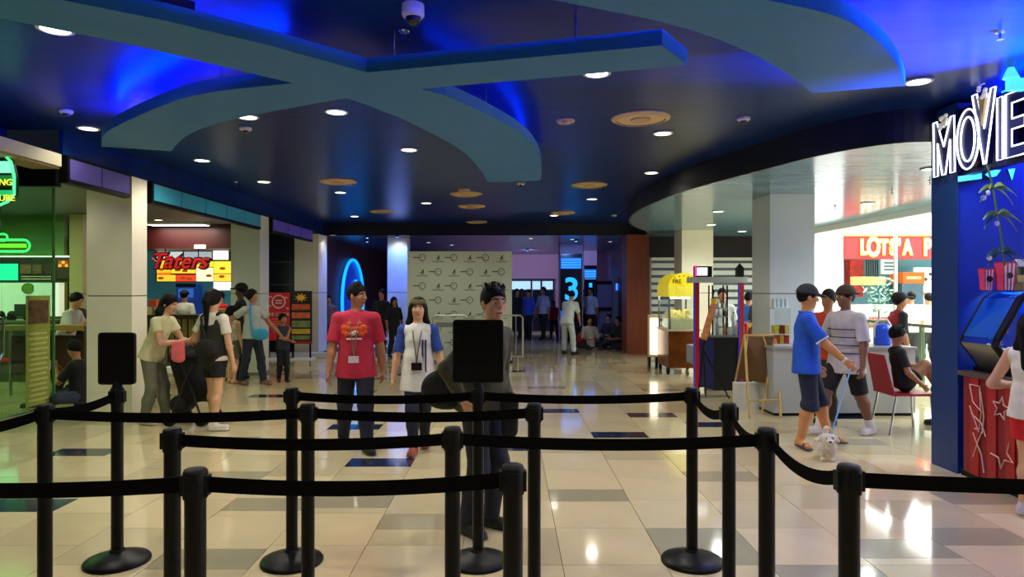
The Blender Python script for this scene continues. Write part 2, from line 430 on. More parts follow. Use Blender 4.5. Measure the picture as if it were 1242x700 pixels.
for x, y, w in ((-2.6,2.0,'over the queue on the left'),(0.0,1.9,'over the middle of the queue'),(2.6,2.0,'over the queue on the right'),(-1.5,-0.6,'behind the queue on the left'),(1.5,-0.6,'behind the queue on the right'),(4.2,2.6,'over the snack counter')):  # extra lamps beyond the view, added to light the foreground
    downlight(x, y, ZM, 'added unseen round downlight '+w, DOWN_W)
for x, y, w in ((4.7,7.5,'over the grey counter'),(3.6,11.6,'over the food stalls'),(4.2,14.0,'before the shuttered stalls'),(5.4,15.6,'deep before the shutters'),(5.6,10.5,'by the atrium edge')):
    downlight(x, y, ZL, 'round downlight in the lower ceiling '+w, DOWN_W*0.85, col=(0.93,1,0.98))
for px, py, w in ((404,285,'beside the third cream pillar'),(482,287,'above the blue pillar'),(520,294,'left above the logo backdrop'),(548,297,'above the logo backdrop'),(644,289,'right above the logo backdrop'),(694,290,'above the number three pillar'),(740,293,'before the brown wall end')):
    x, y = up(px, py, ZL); downlight(x, y, ZL, 'small lobby downlight '+w, 14, 0.05, (0.75,0.8,1.0))
for x, y, w in ((-5.45,7.55,'before the nearest cream pillar'),(-7.4,9.6,'over the diners left of the pillar'),(-6.3,11.0,'over the left walkway'),(-7.0,13.4,'before the potato stall'),(-5.6,14.6,'over the stall queue')):
    downlight(x, y, 2.99, 'small shop downlight '+w, 17, 0.07, (1.0,0.95,0.8))

def diffuser(px, py, r, label):
    x, y = up(px, py, ZM); t = thing('air_diffuser', label, 'diffuser', (x, y, ZM), group='round air diffusers')
    MB().lathe([(r,0),(r,-0.012),(r*0.86,-0.03),(r*0.84,-0.03),(r*0.84,0)], n=28).build('rim', M_tan, t)
    MB().lathe([(0.01,-0.018),(r*0.8,-0.018),(r*0.8,-0.006),(0.01,-0.006)], n=28).build('face', mat('tan_grille', (206,176,120), 0.5), t)
    MB().lathe([(0.012,-0.03),(r*0.35,-0.03),(r*0.35,-0.018),(0.012,-0.018)], n=20).build('cone', M_tan, t)
for a in ((777,143,0.28,'largest tan round diffuser beside the straight ribbon arm'),(686,146,0.09,'small tan round diffuser left of the largest one'),(410,220,0.28,'tan round diffuser above the left far ceiling'),
          (565,235,0.28,'tan round diffuser under the tip of the curved ribbon arm'),(563,230,0.1,'small disc just before the middle diffuser'),(572,250,0.27,'tan round diffuser farther back in the middle'),(715,224,0.28,'tan round diffuser on the far right ceiling'),
          (463,256,0.26,'tan round diffuser far left near the dark fascia'),(683,258,0.27,'tan round diffuser far right near the dark fascia'),(578,269,0.26,'tan round diffuser farthest back')):
    diffuser(*a)
def detector(px, py, z, label, kind=0):
    x, y = up(px, py, z); t = thing('smoke_detector' if kind == 0 else 'sprinkler', label, 'detector' if kind == 0 else 'sprinkler', (x, y, z))
    if kind == 0:
        MB().lathe([(0.06,0),(0.06,-0.018),(0.045,-0.03),(0.01,-0.03)], n=18).build('base', M_offw, t)
        MB().lathe([(0.03,-0.03),(0.026,-0.052),(0.005,-0.055)], n=14).build('head', mat('smoked_plastic', (70,60,50), 0.4), t)
    else:
        MB().lathe([(0.035,0),(0.03,-0.008),(0.008,-0.01)], n=14).build('escutcheon', M_chrome, t)
        MB().cone((0,0,-0.008), (0,0,-0.05), 0.007, 0.007, 8).build('stem', M_chrome, t)
        MB().lathe([(0.004,-0.05),(0.022,-0.05),(0.022,-0.054),(0.004,-0.054)], n=12).build('deflector', M_chrome, t)
detector(80,134,ZM,'pale detector near the left cove glow'); detector(298,155,ZM,'dark detector under the left ribbon arm'); detector(902,143,ZM,'pale detector near the curved ribbon end')
detector(490,38,ZM,'small sprinkler behind the dome camera',1); detector(632,222,ZM,'pale cone detector at the tip of the curved arm'); detector(286,221,ZM,'small sprinkler left of the far ceiling',1)
detector(1213,38,ZM,'small sprinkler on the bright blue ceiling',1); detector(1128,219,ZL,'small sprinkler by the blue partition',1); detector(1082,231,ZL,'small sprinkler over the pizza sign side',1); detector(1013,250,ZL,'small sprinkler beside the wide grey pillar',1)
detector(745,261,ZM,'pale detector close to the curved fascia')
x, y = up(501, 6, ZM)
t = thing('dome_camera', 'white dome security camera on the dark ceiling', 'camera', (x, y, ZM))
MB().lathe([(0.064,0),(0.066,-0.06),(0.055,-0.075),(0.01,-0.075)], n=22).smooth().build('housing', M_offw, t)
MB().ball((0,0,-0.078), 0.046, 16, 10).smooth().build('dome', mat('smoked_dome', (24,22,18), 0.08), t)
# ================================================================ FIGURES: blended solid shapes turned into one surface
class Sdf:
    def __init__(s, res): s.res = res; s.p = []
    def cap(s, a, b, r0, r1, k=0.02, flat=None, cuts=()):
        s.p.append(('c', np.array(a,np.float32), np.array(b,np.float32), r0, r1, k, flat, cuts)); return s
    def ell(s, c, R, rad, k=0.02, cuts=()):
        """ellipsoid; R = rows of three unit axes"""
        s.p.append(('e', np.array(c,np.float32), np.array(R,np.float32), np.array(rad,np.float32), None, k, None, cuts)); return s
    def mesh(s, sub=()):
        res = s.res; lo = np.full(3, 1e9); hi = -lo
        bb = []
        for q in s.p:
            if q[0] == 'c':
                r = max(q[3], q[4]); l = np.minimum(q[1],q[2])-r; h = np.maximum(q[1],q[2])+r
            else:
                r = float(q[3].max()); l = q[1]-r; h = q[1]+r
            bb.append((l-q[5]-2*res, h+q[5]+2*res)); lo = np.minimum(lo, l); hi = np.maximum(hi, h)
        lo = lo-3*res; hi = hi+3*res
        n = np.ceil((hi-lo)/res).astype(int)+1
        S = np.full(n, 0.5, np.float32)
        ax = [(lo[i]+res*np.arange(n[i])).astype(np.float32) for i in range(3)]
        for q, (l, h) in zip(s.p, bb):
            i0 = np.maximum(((l-lo)/res).astype(int), 0); i1 = np.minimum(((h-lo)/res).astype(int)+2, n)
            X = ax[0][i0[0]:i1[0],None,None]; Y = ax[1][None,i0[1]:i1[1],None]; Z = ax[2][None,None,i0[2]:i1[2]]
            if q[0] == 'c':
                a, b = q[1], q[2]; px, py, pz = X-a[0], Y-a[1], Z-a[2]; ba = b-a
                if q[6] is not None:
                    f, sc = q[6]; g = (1/sc-1); t = (px*f[0]+py*f[1]+pz*f[2])*g
                    px, py, pz = px+t*f[0], py+t*f[1], pz+t*f[2]; ba = ba+np.array(f)*float(np.dot(ba,f))*g
                L = float(np.dot(ba,ba))+1e-9
                t = np.clip((px*ba[0]+py*ba[1]+pz*ba[2])/L, 0, 1)
                d = np.sqrt((px-t*ba[0])**2+(py-t*ba[1])**2+(pz-t*ba[2])**2)-(q[3]+(q[4]-q[3])*t)
                if q[6] is not None: d = d*min(1.0, q[6][1]*1.15)
            else:
                c, R, rad = q[1], q[2], q[3]; px, py, pz = X-c[0], Y-c[1], Z-c[2]; e = 0
                for j in range(3): e = e+((px*R[j,0]+py*R[j,1]+pz*R[j,2])/rad[j])**2
                d = (np.sqrt(e)-1)*float(rad.min())
            for o, nn in q[7]:
                d = np.maximum(d, (X-o[0])*nn[0]+(Y-o[1])*nn[1]+(Z-o[2])*nn[2])
            B = S[i0[0]:i1[0], i0[1]:i1[1], i0[2]:i1[2]]; k = q[5]
            h2 = np.maximum(k-np.abs(B-d), 0)/k
            S[i0[0]:i1[0], i0[1]:i1[1], i0[2]:i1[2]] = np.minimum(B, d)-h2*h2*k*0.25
        for o, nn in sub:
            S = np.maximum(S, (ax[0][:,None,None]-o[0])*nn[0]+(ax[1][None,:,None]-o[1])*nn[1]+(ax[2][None,None,:]-o[2])*nn[2])
        return nets(S, lo, res)
def nets(S, lo, res):
    neg = S < 0
    c = np.zeros([d-1 for d in S.shape], np.int8)
    for dx in (0,1):
        for dy in (0,1):
            for dz in (0,1): c += neg[dx:S.shape[0]-1+dx, dy:S.shape[1]-1+dy, dz:S.shape[2]-1+dz]
    act = (c > 0) & (c < 8); I = np.argwhere(act)
    idx = np.full(act.shape, -1, np.int32); idx[act] = np.arange(len(I))
    acc = np.zeros((len(I),3), np.float32); cnt = np.zeros(len(I), np.float32)
    cor = [(dx,dy,dz) for dx in (0,1) for dy in (0,1) for dz in (0,1)]
    val = {q: S[I[:,0]+q[0], I[:,1]+q[1], I[:,2]+q[2]] for q in cor}
    for p in cor:
        for a in range(3):
            if p[a] == 0:
                q = list(p); q[a] = 1; q = tuple(q); v0, v1 = val[p], val[q]
                m = (v0 < 0) != (v1 < 0)
                t = np.where(m, v0/(v0-v1+1e-12), 0)
                P = np.array(p, np.float32)[None,:]+np.zeros((len(I),3), np.float32); P[:,a] += t
                acc += P*m[:,None]; cnt += m
    V = lo+res*(I+acc/np.maximum(cnt,1)[:,None])
    faces = []
    for a in range(3):
        b, d = (a+1)%3, (a+2)%3
        s0 = [slice(None)]*3; s1 = [slice(None)]*3; s0[a] = slice(0,-1); s1[a] = slice(1,None)
        n0, n1 = neg[tuple(s0)], neg[tuple(s1)]
        E = np.argwhere(n0 != n1)
        E = E[(E[:,b] > 0) & (E[:,d] > 0) & (E[:,b] < S.shape[b]-1) & (E[:,d] < S.shape[d]-1)]
        sgn = n0[E[:,0],E[:,1],E[:,2]]
        def cell(ob, od):
            q = E.copy(); q[:,b] -= ob; q[:,d] -= od; return idx[q[:,0],q[:,1],q[:,2]]
        Q = np.stack([cell(1,1), cell(0,1), cell(0,0), cell(1,0)], 1)
        Q[~sgn] = Q[~sgn][:, ::-1]; faces.append(Q)
    return V, np.concatenate(faces)
def sdf_obj(name, sdf, m, parent, sub=()):
    V, Q = sdf.mesh(sub)
    me = bpy.data.meshes.new(name)
    me.vertices.add(len(V)); me.vertices.foreach_set('co', V.astype(np.float32).ravel())
    me.loops.add(4*len(Q)); me.loops.foreach_set('vertex_index', Q.astype(np.int32).ravel())
    me.polygons.add(len(Q)); me.polygons.foreach_set('loop_start', np.arange(0,4*len(Q),4,dtype=np.int32))
    me.polygons.foreach_set('loop_total', np.full(len(Q),4,np.int32))
    me.polygons.foreach_set('use_smooth', np.ones(len(Q),bool))
    me.update(); me.validate()
    o = bpy.data.objects.new(name, me); COL.objects.link(o); o.parent = parent; me.materials.append(m)
    return o
def cloth(rgb, shine=0.85): return mat('cloth_%d_%d_%d' % tuple(rgb), rgb, shine, var=0.10, vscale=14, bump=0.25, bscale=22)
def skinm(rgb): return mat('skin_%d_%d_%d' % tuple(rgb), rgb, 0.5, var=0.05, vscale=10)
M_hair = mat('black_hair', (7,5,5), 0.6, spec=0.2, var=0.3, vscale=90, bump=0.3, bscale=140, stretch=(1,1,0.15))
TAN = (196,140,100); TAN2 = (168,112,76); TAN3 = (212,160,122)

def V3(*a): return np.array(a, np.float64)
def unit(v): return v/(np.linalg.norm(v)+1e-12)
def ik(a, b, l1, l2, pole):
    d = b-a; L = np.linalg.norm(d); u = d/(L+1e-9)
    if L > (l1+l2)*0.998: b = a+u*(l1+l2)*0.998; L = (l1+l2)*0.998
    x = (l1*l1-l2*l2+L*L)/(2*L); y = math.sqrt(max(l1*l1-x*x, 0)); p = pole-u*np.dot(pole,u)
    return a+u*x+unit(p)*y, b

def person(label, loc, h=1.65, yaw=0, res=0.010, pel=None, lean=0, head=(0,0), feet=None, hands=None, toes=None,
           skin=TAN, top=(200,200,200), sleeve=0.5, sleeve_col=None, hem=0.0, bottom='pants', bcol=(30,34,48), blen=1.0, shoes=(20,20,20), sandals=False, socks=None,
           hair='short', bulk=1.0, hs=1.0, face=False, top_loose=1.0, collar=None, cap=None, group=None, shift=0.0, twist=0, fingers=True, headband=None, elbow=None, knee_out=0.0):
    """yaw 0 looks at the camera, 90 to the right of the picture, 180 away. feet / hands: targets (forward, left, up) in metres."""
    t = thing('person', label, 'person', loc, 0, group)
    s = h/1.65
    ya = math.radians(yaw)
    Fw = V3(math.sin(ya), -math.cos(ya), 0); Lw = V3(math.cos(ya), math.sin(ya), 0); Uw = V3(0,0,1)
    def P(f, l, u): return Fw*f+Lw*l+Uw*u
    w = s*bulk
    pz = pel if pel is not None else 0.520*h
    pelv = P(shift, 0, pz)
    le = math.radians(lean)
    su = Uw*math.cos(le)+Fw*math.sin(le); sf = Fw*math.cos(le)-Uw*math.sin(le)
    tw = math.radians(twist); sl = Lw*math.cos(tw)-sf*math.sin(tw); sf2 = sf*math.cos(tw)+Lw*math.sin(tw)
    waist = pelv+su*0.09*h; chest = pelv+su*0.21*h; neck = pelv+su*0.305*h
    sh = {1: pelv+su*0.268*h+sl*0.101*w*1.65, -1: pelv+su*0.268*h-sl*0.101*w*1.65}
    hip = {1: pelv+Lw*0.047*w*1.65, -1: pelv-Lw*0.047*w*1.65}
    # head frame
    hy = ya+math.radians(head[0]); hp = math.radians(head[1])
    Hf0 = V3(math.sin(hy), -math.cos(hy), 0); Hl = V3(math.cos(hy), math.sin(hy), 0)
    Hf = Hf0*math.cos(hp)-Uw*math.sin(hp); Hu = Uw*math.cos(hp)+Hf0*math.sin(hp)
    k = hs*s*1.0
    hc = neck+unit(su*0.6+Uw*0.4)*0.037*h+Hu*0.068*k*1.65*0.95
    HR = np.array([Hl, Hf, Hu])
    def H(f, l, u): return hc+(Hf*f+Hl*l+Hu*u)*k
    # limbs
    tl, sl_ = 0.240*h, 0.234*h; ual, fal = 0.172*h, 0.148*h
    feet = feet or {1:(0.06,0.09,0.0), -1:(-0.06,-0.09,0.0)}
    kn, an = {}, {}
    for q in (1,-1):
        f = feet[q]; tgt = P(f[0], f[1], f[2]+0.045*h)
        kn[q], an[q] = ik(hip[q]-Uw*0.01*h, tgt, tl, sl_, Fw+Lw*q*knee_out)
    hands = hands or {}
    el, wr = {}, {}
    for q in (1,-1):
        if q in hands: g = hands[q]; tgt = P(*g)
        else: tgt = sh[q]-Uw*(ual+fal)*0.97+Lw*q*0.075*s+Fw*0.05*s
        pole = -Fw*0.7-Uw*0.4+Lw*q*0.5
        if elbow and q in elbow: pole = P(*elbow[q])
        el[q], wr[q] = ik(sh[q], tgt, ual, fal, pole)
    fm = tuple(sf2); fl = tuple(Fw)
    # ---- body
    b = Sdf(res)
    b.cap(pelv-su*0.01*h, waist, 0.120*w, 0.115*w, 0.04, (fm,0.74)); b.cap(waist, chest, 0.115*w, 0.128*w, 0.05, (fm,0.70))
    b.cap(chest, pelv+su*0.262*h, 0.125*w, 0.095*w, 0.05, (fm,0.66))
    b.cap(sh[1]-sl*0.02, sh[-1]+sl*0.02, 0.045*w, 0.045*w, 0.05)
    for q in (1,-1): b.cap(neck-su*0.022*h, sh[q]-sl*q*0.02, 0.042*w, 0.04*w, 0.05)
    b.cap(neck-su*0.03*h, hc-Hu*0.05*k, 0.052*w, 0.048*k, 0.02)
    b.ell(H(-0.008,0,0.018), HR, (0.073*k,0.090*k,0.092*k), 0.02); b.ell(H(0.022,0,-0.045), HR, (0.055*k,0.062*k,0.062*k), 0.03)
    if face:
        b.cap(H(0.080,0,0.018), H(0.104,0,-0.018), 0.009*k, 0.014*k, 0.012); b.cap(H(0.093,0.012,-0.022), H(0.093,-0.012,-0.022), 0.009*k, 0.009*k, 0.008)
        for q in (1,-1):
            b.ell(H(-0.005,q*0.075,-0.008), HR, (0.010*k,0.020*k,0.030*k), 0.008)
            b.cap(H(0.070,q*0.042,0.030), H(0.078,q*0.015,0.031), 0.009*k, 0.008*k, 0.012)
            b.ell(H(0.058,q*0.036,-0.022), HR, (0.024*k,0.022*k,0.022*k), 0.02)
        b.cap(H(0.078,0.016,-0.058), H(0.078,-0.016,-0.058), 0.010*k, 0.010*k, 0.012); b.ell(H(0.068,0,-0.088), HR, (0.022*k,0.018*k,0.016*k), 0.02)
    for q in (1,-1):
        b.cap(hip[q], kn[q], 0.084*w, 0.056*w, 0.035); mid = kn[q]+(an[q]-kn[q])*0.3
        b.cap(kn[q], mid-Fw*0.012*s, 0.054*w, 0.057*w, 0.03); b.cap(mid-Fw*0.012*s, an[q], 0.056*w, 0.036*w, 0.03)
        b.cap(sh[q], el[q], 0.050*w, 0.038*w, 0.03); fmid = el[q]+(wr[q]-el[q])*0.25
        b.cap(el[q], fmid, 0.038*w, 0.039*w, 0.02); b.cap(fmid, wr[q], 0.039*w, 0.026*w, 0.02)
        # hand
        hd = unit(wr[q]-el[q]); side = unit(np.cross(hd, Lw)) if abs(np.dot(hd,Lw)) < 0.9 else Uw
        if np.dot(side, Fw) < 0: side = -side          # thumb side looks forward
        pn = unit(np.cross(hd, side)); pn = pn if np.dot(pn, Lw*q) < 0 else -pn      # palm looks inward
        pc = wr[q]+hd*0.045*s
        b.cap(wr[q], wr[q]+hd*0.075*s, 0.026*s, 0.034*s, 0.012, (tuple(pn),0.5))
        if fingers and res < 0.012:
            for i, (ln, o) in enumerate(((0.066,0.027),(0.075,0.009),(0.070,-0.009),(0.055,-0.026))):
                a0 = wr[q]+hd*0.072*s+side*o*s; a1 = a0+(hd*0.55+pn*0.30)*ln*s; a2 = a1+(hd*0.25+pn*0.45)*ln*s*0.8
                b.cap(a0, a1, 0.0105*s, 0.0095*s, 0.004); b.cap(a1, a2, 0.0085*s, 0.007*s, 0.004)
            a0 = wr[q]+hd*0.025*s+side*0.024*s; a1 = a0+(hd*0.7+side*0.6+pn*0.4)*0.038*s; a2 = a1+(hd*0.8+pn*0.5)*0.028*s
            b.cap(a0, a1, 0.012*s, 0.010*s, 0.006); b.cap(a1, a2, 0.010*s, 0.008*s, 0.004)
        else:
            b.cap(wr[q]+hd*0.07*s, wr[q]+hd*0.13*s+pn*0.03*s, 0.026*s, 0.018*s, 0.015, (tuple(pn),0.6))
        to = (toes or {}).get(q, (0, 0)); ta = ya+math.radians(to[0]-q*-8); tf = V3(math.sin(ta), -math.cos(ta), 0); tf = tf*math.cos(math.radians(to[1]))-Uw*math.sin(math.radians(to[1]))
        heel = an[q]-tf*0.03*s-Uw*0.018*h*0.9; toe = an[q]+tf*0.135*s-Uw*0.0235*h
        b.cap(an[q], heel, 0.036*w, 0.032*s, 0.02); b.cap(heel, toe, 0.032*s, 0.026*s, 0.03)
        # shoe
        if shoes is not None:
            so = Sdf(res)
            g = Uw*-0.004
            if sandals:
                so.cap(heel+g*0-Uw*0.024*s, toe+tf*0.01-Uw*0.018*s, 0.040*s, 0.042*s, 0.01, ((0,0,1),0.35))
                so.cap(toe-tf*0.04*s+np.cross(tf,Uw)*0.032*s, toe-tf*0.04*s-np.cross(tf,Uw)*0.032*s+Uw*0.0, 0.014*s, 0.014*s, 0.01)
                so.cap(toe-tf*0.04*s+Uw*0.022*s-np.cross(tf,Uw)*0.02*s, toe-tf*0.04*s+Uw*0.022*s+np.cross(tf,Uw)*0.02*s, 0.012*s, 0.012*s, 0.015)
            else:
                so.cap(heel, toe, 0.042*s, 0.037*s, 0.02); so.cap(an[q]+Uw*0.012*s, heel, 0.043*w, 0.041*s, 0.02)
                so.cap(heel-Uw*0.03*s, toe-Uw*0.022*s, 0.045*s, 0.044*s, 0.01, ((0,0,1),0.3))
            ob = sdf_obj('sandal' if sandals else 'shoe', so, mat('shoe_%d_%d_%d' % tuple(shoes), shoes, 0.5), t)
            if shoes != 0 and socks is not None:
                sk = Sdf(res); ln = unit(kn[q]-an[q]); sk.cap(an[q]-ln*0.01, an[q]+ln*0.10*s, 0.043*w, 0.048*w, 0.01, None, [(an[q]+ln*0.10*s, ln)])
                sdf_obj('sock', sk, cloth(socks), t)
    body = sdf_obj('body', b, skinm(skin), t)
    # ---- trousers, shorts or skirt
    lo = max(0.9, top_loose)
    g = Sdf(res)
    g.cap(pelv-su*0.005*h, waist+su*0.0, 0.136*w, 0.126*w, 0.03, (fm,0.80), [(waist+su*0.01*h, su)])
    if bottom == 'skirt':
        for q in (1,-1):
            e = hip[q]+(kn[q]-hip[q])*blen*1.25; g.cap(hip[q]+Uw*0.01, e, 0.098*w, 0.10*w, 0.08, None, [(e, unit(kn[q]-hip[q]))])
    else:
        for q in (1,-1):
            wide = 1.12 if bottom == 'shorts' else 1.0
            if blen <= 1.0 and bottom == 'shorts':
                dirv = unit(kn[q]-hip[q]); e = hip[q]+(kn[q]-hip[q])*min(blen,1.0)
                if blen >= 1: e = kn[q]
                rr = (0.098+( 0.070-0.098)*blen)*w*wide
                g.cap(hip[q], e, 0.094*w, rr, 0.03, None, [(e, dirv)])
            else:
                g.cap(hip[q], kn[q], 0.093*w, 0.070*w*lo**0.3, 0.03)
                fr = min(max(blen-1,0),1) if bottom == 'shorts' else blen
                dirv = unit(an[q]-kn[q]); e = kn[q]+(an[q]-kn[q])*(fr*1.02)
                md = kn[q]+(e-kn[q])*0.4-Fw*0.01*s
                r1 = 0.080 if bottom == 'shorts' else 0.053
                g.cap(kn[q], md, 0.070*w, 0.068*w*(1.1 if bottom=='shorts' else 1), 0.03); g.cap(md, e, 0.068*w*(1.1 if bottom=='shorts' else 1), r1*w, 0.03, None, [(e, dirv)])
    sdf_obj({'pants':'trousers','shorts':'shorts','skirt':'skirt'}[bottom], g, cloth(bcol), t)
    # ---- top
    if top is not None:
        g = Sdf(res*0.95); L_ = top_loose
        hp_ = pelv-su*(0.03+hem)*h
        g.cap(hp_, waist, 0.148*w*L_, 0.132*w*L_, 0.04, (fm,0.82), [(hp_+su*0.0, -su)]); g.cap(waist, chest, 0.132*w*L_, 0.142*w, 0.05, (fm,0.76))
        g.cap(chest, pelv+su*0.262*h, 0.140*w, 0.105*w, 0.05, (fm,0.72)); g.cap(sh[1]-sl*0.015, sh[-1]+sl*0.015, 0.052*w, 0.052*w, 0.05)
        for q in (1,-1):
            g.cap(neck-su*0.030*h, sh[q]-sl*q*0.015, 0.05*w, 0.048*w, 0.04); g.cap(waist+sl*q*0.045*w, hp_+sl*q*0.064*w*L_, 0.105*w*L_, 0.122*w*L_, 0.03, None, [(hp_, -su)])
        ncut = [(neck-su*0.002*h, su)]
        g.cap(pelv+su*0.265*h, neck-su*0.006*h, 0.072*w, 0.060*w, 0.03, None, ncut)
        for q in (1,-1):
            if sleeve <= 0: continue
            g2 = Sdf(res*0.95) if sleeve_col else g
            if sleeve_col: g2.cap(sh[q]-sl*q*0.055*w+su*0.012, sh[q], 0.052*w, 0.060*w, 0.02)
            r0, r1 = 0.057*w, (0.063*w if sleeve <= 0.7 else 0.052*w)
            if sleeve <= 0.75:
                dv = unit(el[q]-sh[q]); e = sh[q]+(el[q]-sh[q])*(sleeve/0.6); g2.cap(sh[q], e, r0, r1*1.0, 0.025, None, [(e, dv)])
            else:
                g2.cap(sh[q], el[q], r0, 0.052*w, 0.025); dv = unit(wr[q]-el[q]); e = el[q]+(wr[q]-el[q])*0.95; g2.cap(el[q], e, 0.052*w, 0.040*w, 0.02, None, [(e, dv)])
            if sleeve_col: sdf_obj('sleeve', g2, cloth(sleeve_col), t)
        tp = sdf_obj('shirt', g, cloth(top), t)
        if collar:
            c = Sdf(res*0.8); nn = unit(su*0.9+sf2*0.35)
            for i in range(10):
                a, a2 = 2*math.pi*i/10, 2*math.pi*(i+1)/10
                q0 = neck+su*0.004*h+(sl*math.cos(a)+sf2*math.sin(a)*0.95)*0.068*w-su*0.012*math.sin(a); q1 = neck+su*0.004*h+(sl*math.cos(a2)+sf2*math.sin(a2)*0.95)*0.068*w-su*0.012*math.sin(a2)
                c.cap(q0, q1, 0.011, 0.011, 0.01)
            sdf_obj('collar', c, cloth(collar), t)
    # ---- hair, cap
    hr = Sdf(res*0.9); kk = k
    if hair != 'none':
        cutf = unit(Hf*0.86-Hu*0.51)
        hr.ell(H(-0.012,0,0.026), HR, ((0.081 if hair == 'short' else 0.088)*kk,0.103*kk,0.108*kk), 0.01, [(H(0.062,0,0.030), cutf)]+([(H(0.0,0,-0.022), unit(Hf*0.5-Hu*0.86))] if hair == 'short' else [])+([(H(0,0,0.045), Hu)] if cap else []))
        if hair == 'short':
            rh = random.Random(int(h*1000)+int(abs(loc[0])*100))
            if res < 0.012 and not cap:
                for i in range(40):
                    a = rh.uniform(0, 2*math.pi); rr = rh.uniform(0.0, 0.07); c0 = H(-0.01+0.9*rr*math.cos(a), rr*math.sin(a), 0.085+0.03*(1-(rr/0.07)**2)-0.012)
                    hr.cap(c0, c0+(Hu*0.042+Hf*rh.uniform(-0.01,0.035)+Hl*rh.uniform(-0.025,0.025))*k, 0.012*k, 0.004*k, 0.006)
        if hair in ('long','pony','bun'):
            if hair == 'long':
                for q in (1,-1):
                    hr.cap(H(-0.02,q*0.066,0.0), H(-0.015,q*0.088,-0.16), 0.036*k, 0.036*k, 0.04); hr.cap(H(-0.015,q*0.088,-0.16), H(0.03,q*0.088,-0.30), 0.036*k, 0.016*k, 0.04)
                hr.cap(H(-0.06,0,-0.02), H(-0.075,0,-0.30), 0.07*k, 0.05*k, 0.04)
            if hair == 'pony':
                hr.cap(H(-0.105,0,0.06), H(-0.13,0,-0.02), 0.038*k, 0.044*k, 0.03); hr.cap(H(-0.13,0,-0.02), H(-0.125,0,-0.34), 0.044*k, 0.018*k, 0.03)
            if hair == 'bun': hr.ell(H(-0.115,0,0.03), HR, (0.045*k,0.042*k,0.045*k), 0.02); 
        if hair == 'side':       # gathered, falling over the front of one shoulder
            hr.cap(H(-0.07,0,-0.01), H(-0.04,-0.075,-0.12), 0.05*k, 0.045*k, 0.03); hr.cap(H(-0.04,-0.075,-0.12), H(0.03,-0.07,-0.33), 0.045*k, 0.025*k, 0.03)
        sdf_obj('hair', hr, M_hair, t)
    if cap:
        c = Sdf(res*0.9); c.ell(H(-0.012,0,0.040), HR, (0.095*k,0.112*k,0.102*k), 0.01, [(H(0,0,0.034), -Hu)])
        sg = -1 if cap[1] == 'back' else 1
        c.cap(H(0.07*sg,0,0.042), H(0.140*sg,0,0.028), 0.070*k, 0.056*k, 0.01, (tuple(Hu),0.20))
        sdf_obj('cap', c, cloth(cap[0]), t)
    if headband:
        c = Sdf(res*0.9); c.ell(H(-0.012,0,0.030), HR, (0.095*k,0.112*k,0.114*k), 0.01, [(H(0,0,0.100), Hu), (H(0.0,0,0.052), -Hu)])
        sdf_obj('headband', c, cloth(headband), t)
    if face:
        M_eye = mat('eye_white', (225,215,205), 0.3); M_iris = mat('dark_iris', (20,12,8), 0.15); M_lip = mat('lip', (150,80,70), 0.5)
        for q in (1,-1):
            e = MB().ball((0,0,0), 1, 10, 7); c = H(0.0755,q*0.031,0.006)
            e.v = [tuple(c+(Hl*v[0]*0.0135+Hf*v[1]*0.009+Hu*v[2]*0.0075)*k) for v in e.v]; eo = e.smooth().build('eye', M_eye, t)
            e = MB().ball((0,0,0), 1, 8, 6); c = H(0.0805,q*0.031,0.006)
            e.v = [tuple(c+(Hl*v[0]*0.0065+Hf*v[1]*0.005+Hu*v[2]*0.0068)*k) for v in e.v]; e.smooth().build('iris', M_iris, eo)
            MB().tube([Vector(H(0.070,q*0.050,0.026)), Vector(H(0.083,q*0.032,0.034)), Vector(H(0.087,q*0.014,0.030))], [0.003*k,0.0052*k,0.004*k], 6).build('eyebrow', M_hair, t)
        e = MB().ball((0,0,0), 1, 10, 6); c = H(0.0865,0,-0.058)
        e.v = [tuple(c+(Hl*v[0]*0.024+Hf*v[1]*0.0065+Hu*v[2]*0.0075)*k) for v in e.v]; e.smooth().build('mouth', M_lip, t)
    t_info = dict(t=t, P=P, H=H, sh=sh, el=el, wr=wr, neck=neck, chest=chest, pelv=pelv, su=su, sf=sf2, sl=sl, kn=kn, an=an, waist=waist, s=s, loc=Vector(loc), w=w)
    return t_info
# ================================================================ QUEUE STANCHIONS
HS = 1.024
def stanchion(label, x, y, ang=0):
    t = thing('stanchion', label, 'stanchion', (x, y, 0), group='black belt stanchions')
    MB().lathe([(0.178,0),(0.180,0.012),(0.172,0.024),(0.10,0.048),(0.045,0.066),(0.038,0.08)], n=32).smooth().build('base', M_blackm, t)
    MB().lathe([(0.033,0.06),(0.033,HS-0.085)], n=20).smooth().build('post', M_blackm, t)
    MB().lathe([(0.037,HS-0.095),(0.038,HS-0.09),(0.038,HS-0.012),(0.034,HS-0.003),(0.03,HS),(0.004,HS)], n=20).smooth().build('belt_head', M_black, t)
    for a in (0, math.pi/2, math.pi, -math.pi/2):
        ca, sa = math.cos(a), math.sin(a)
        b = MB().box(0.034, 0.045, -0.016, 0.016, HS-0.085, HS-0.02); b.v = [(v[0]*ca-v[1]*sa, v[0]*sa+v[1]*ca, v[2]) for v in b.v]
        b.build('belt_clip', M_black, t)
    return t
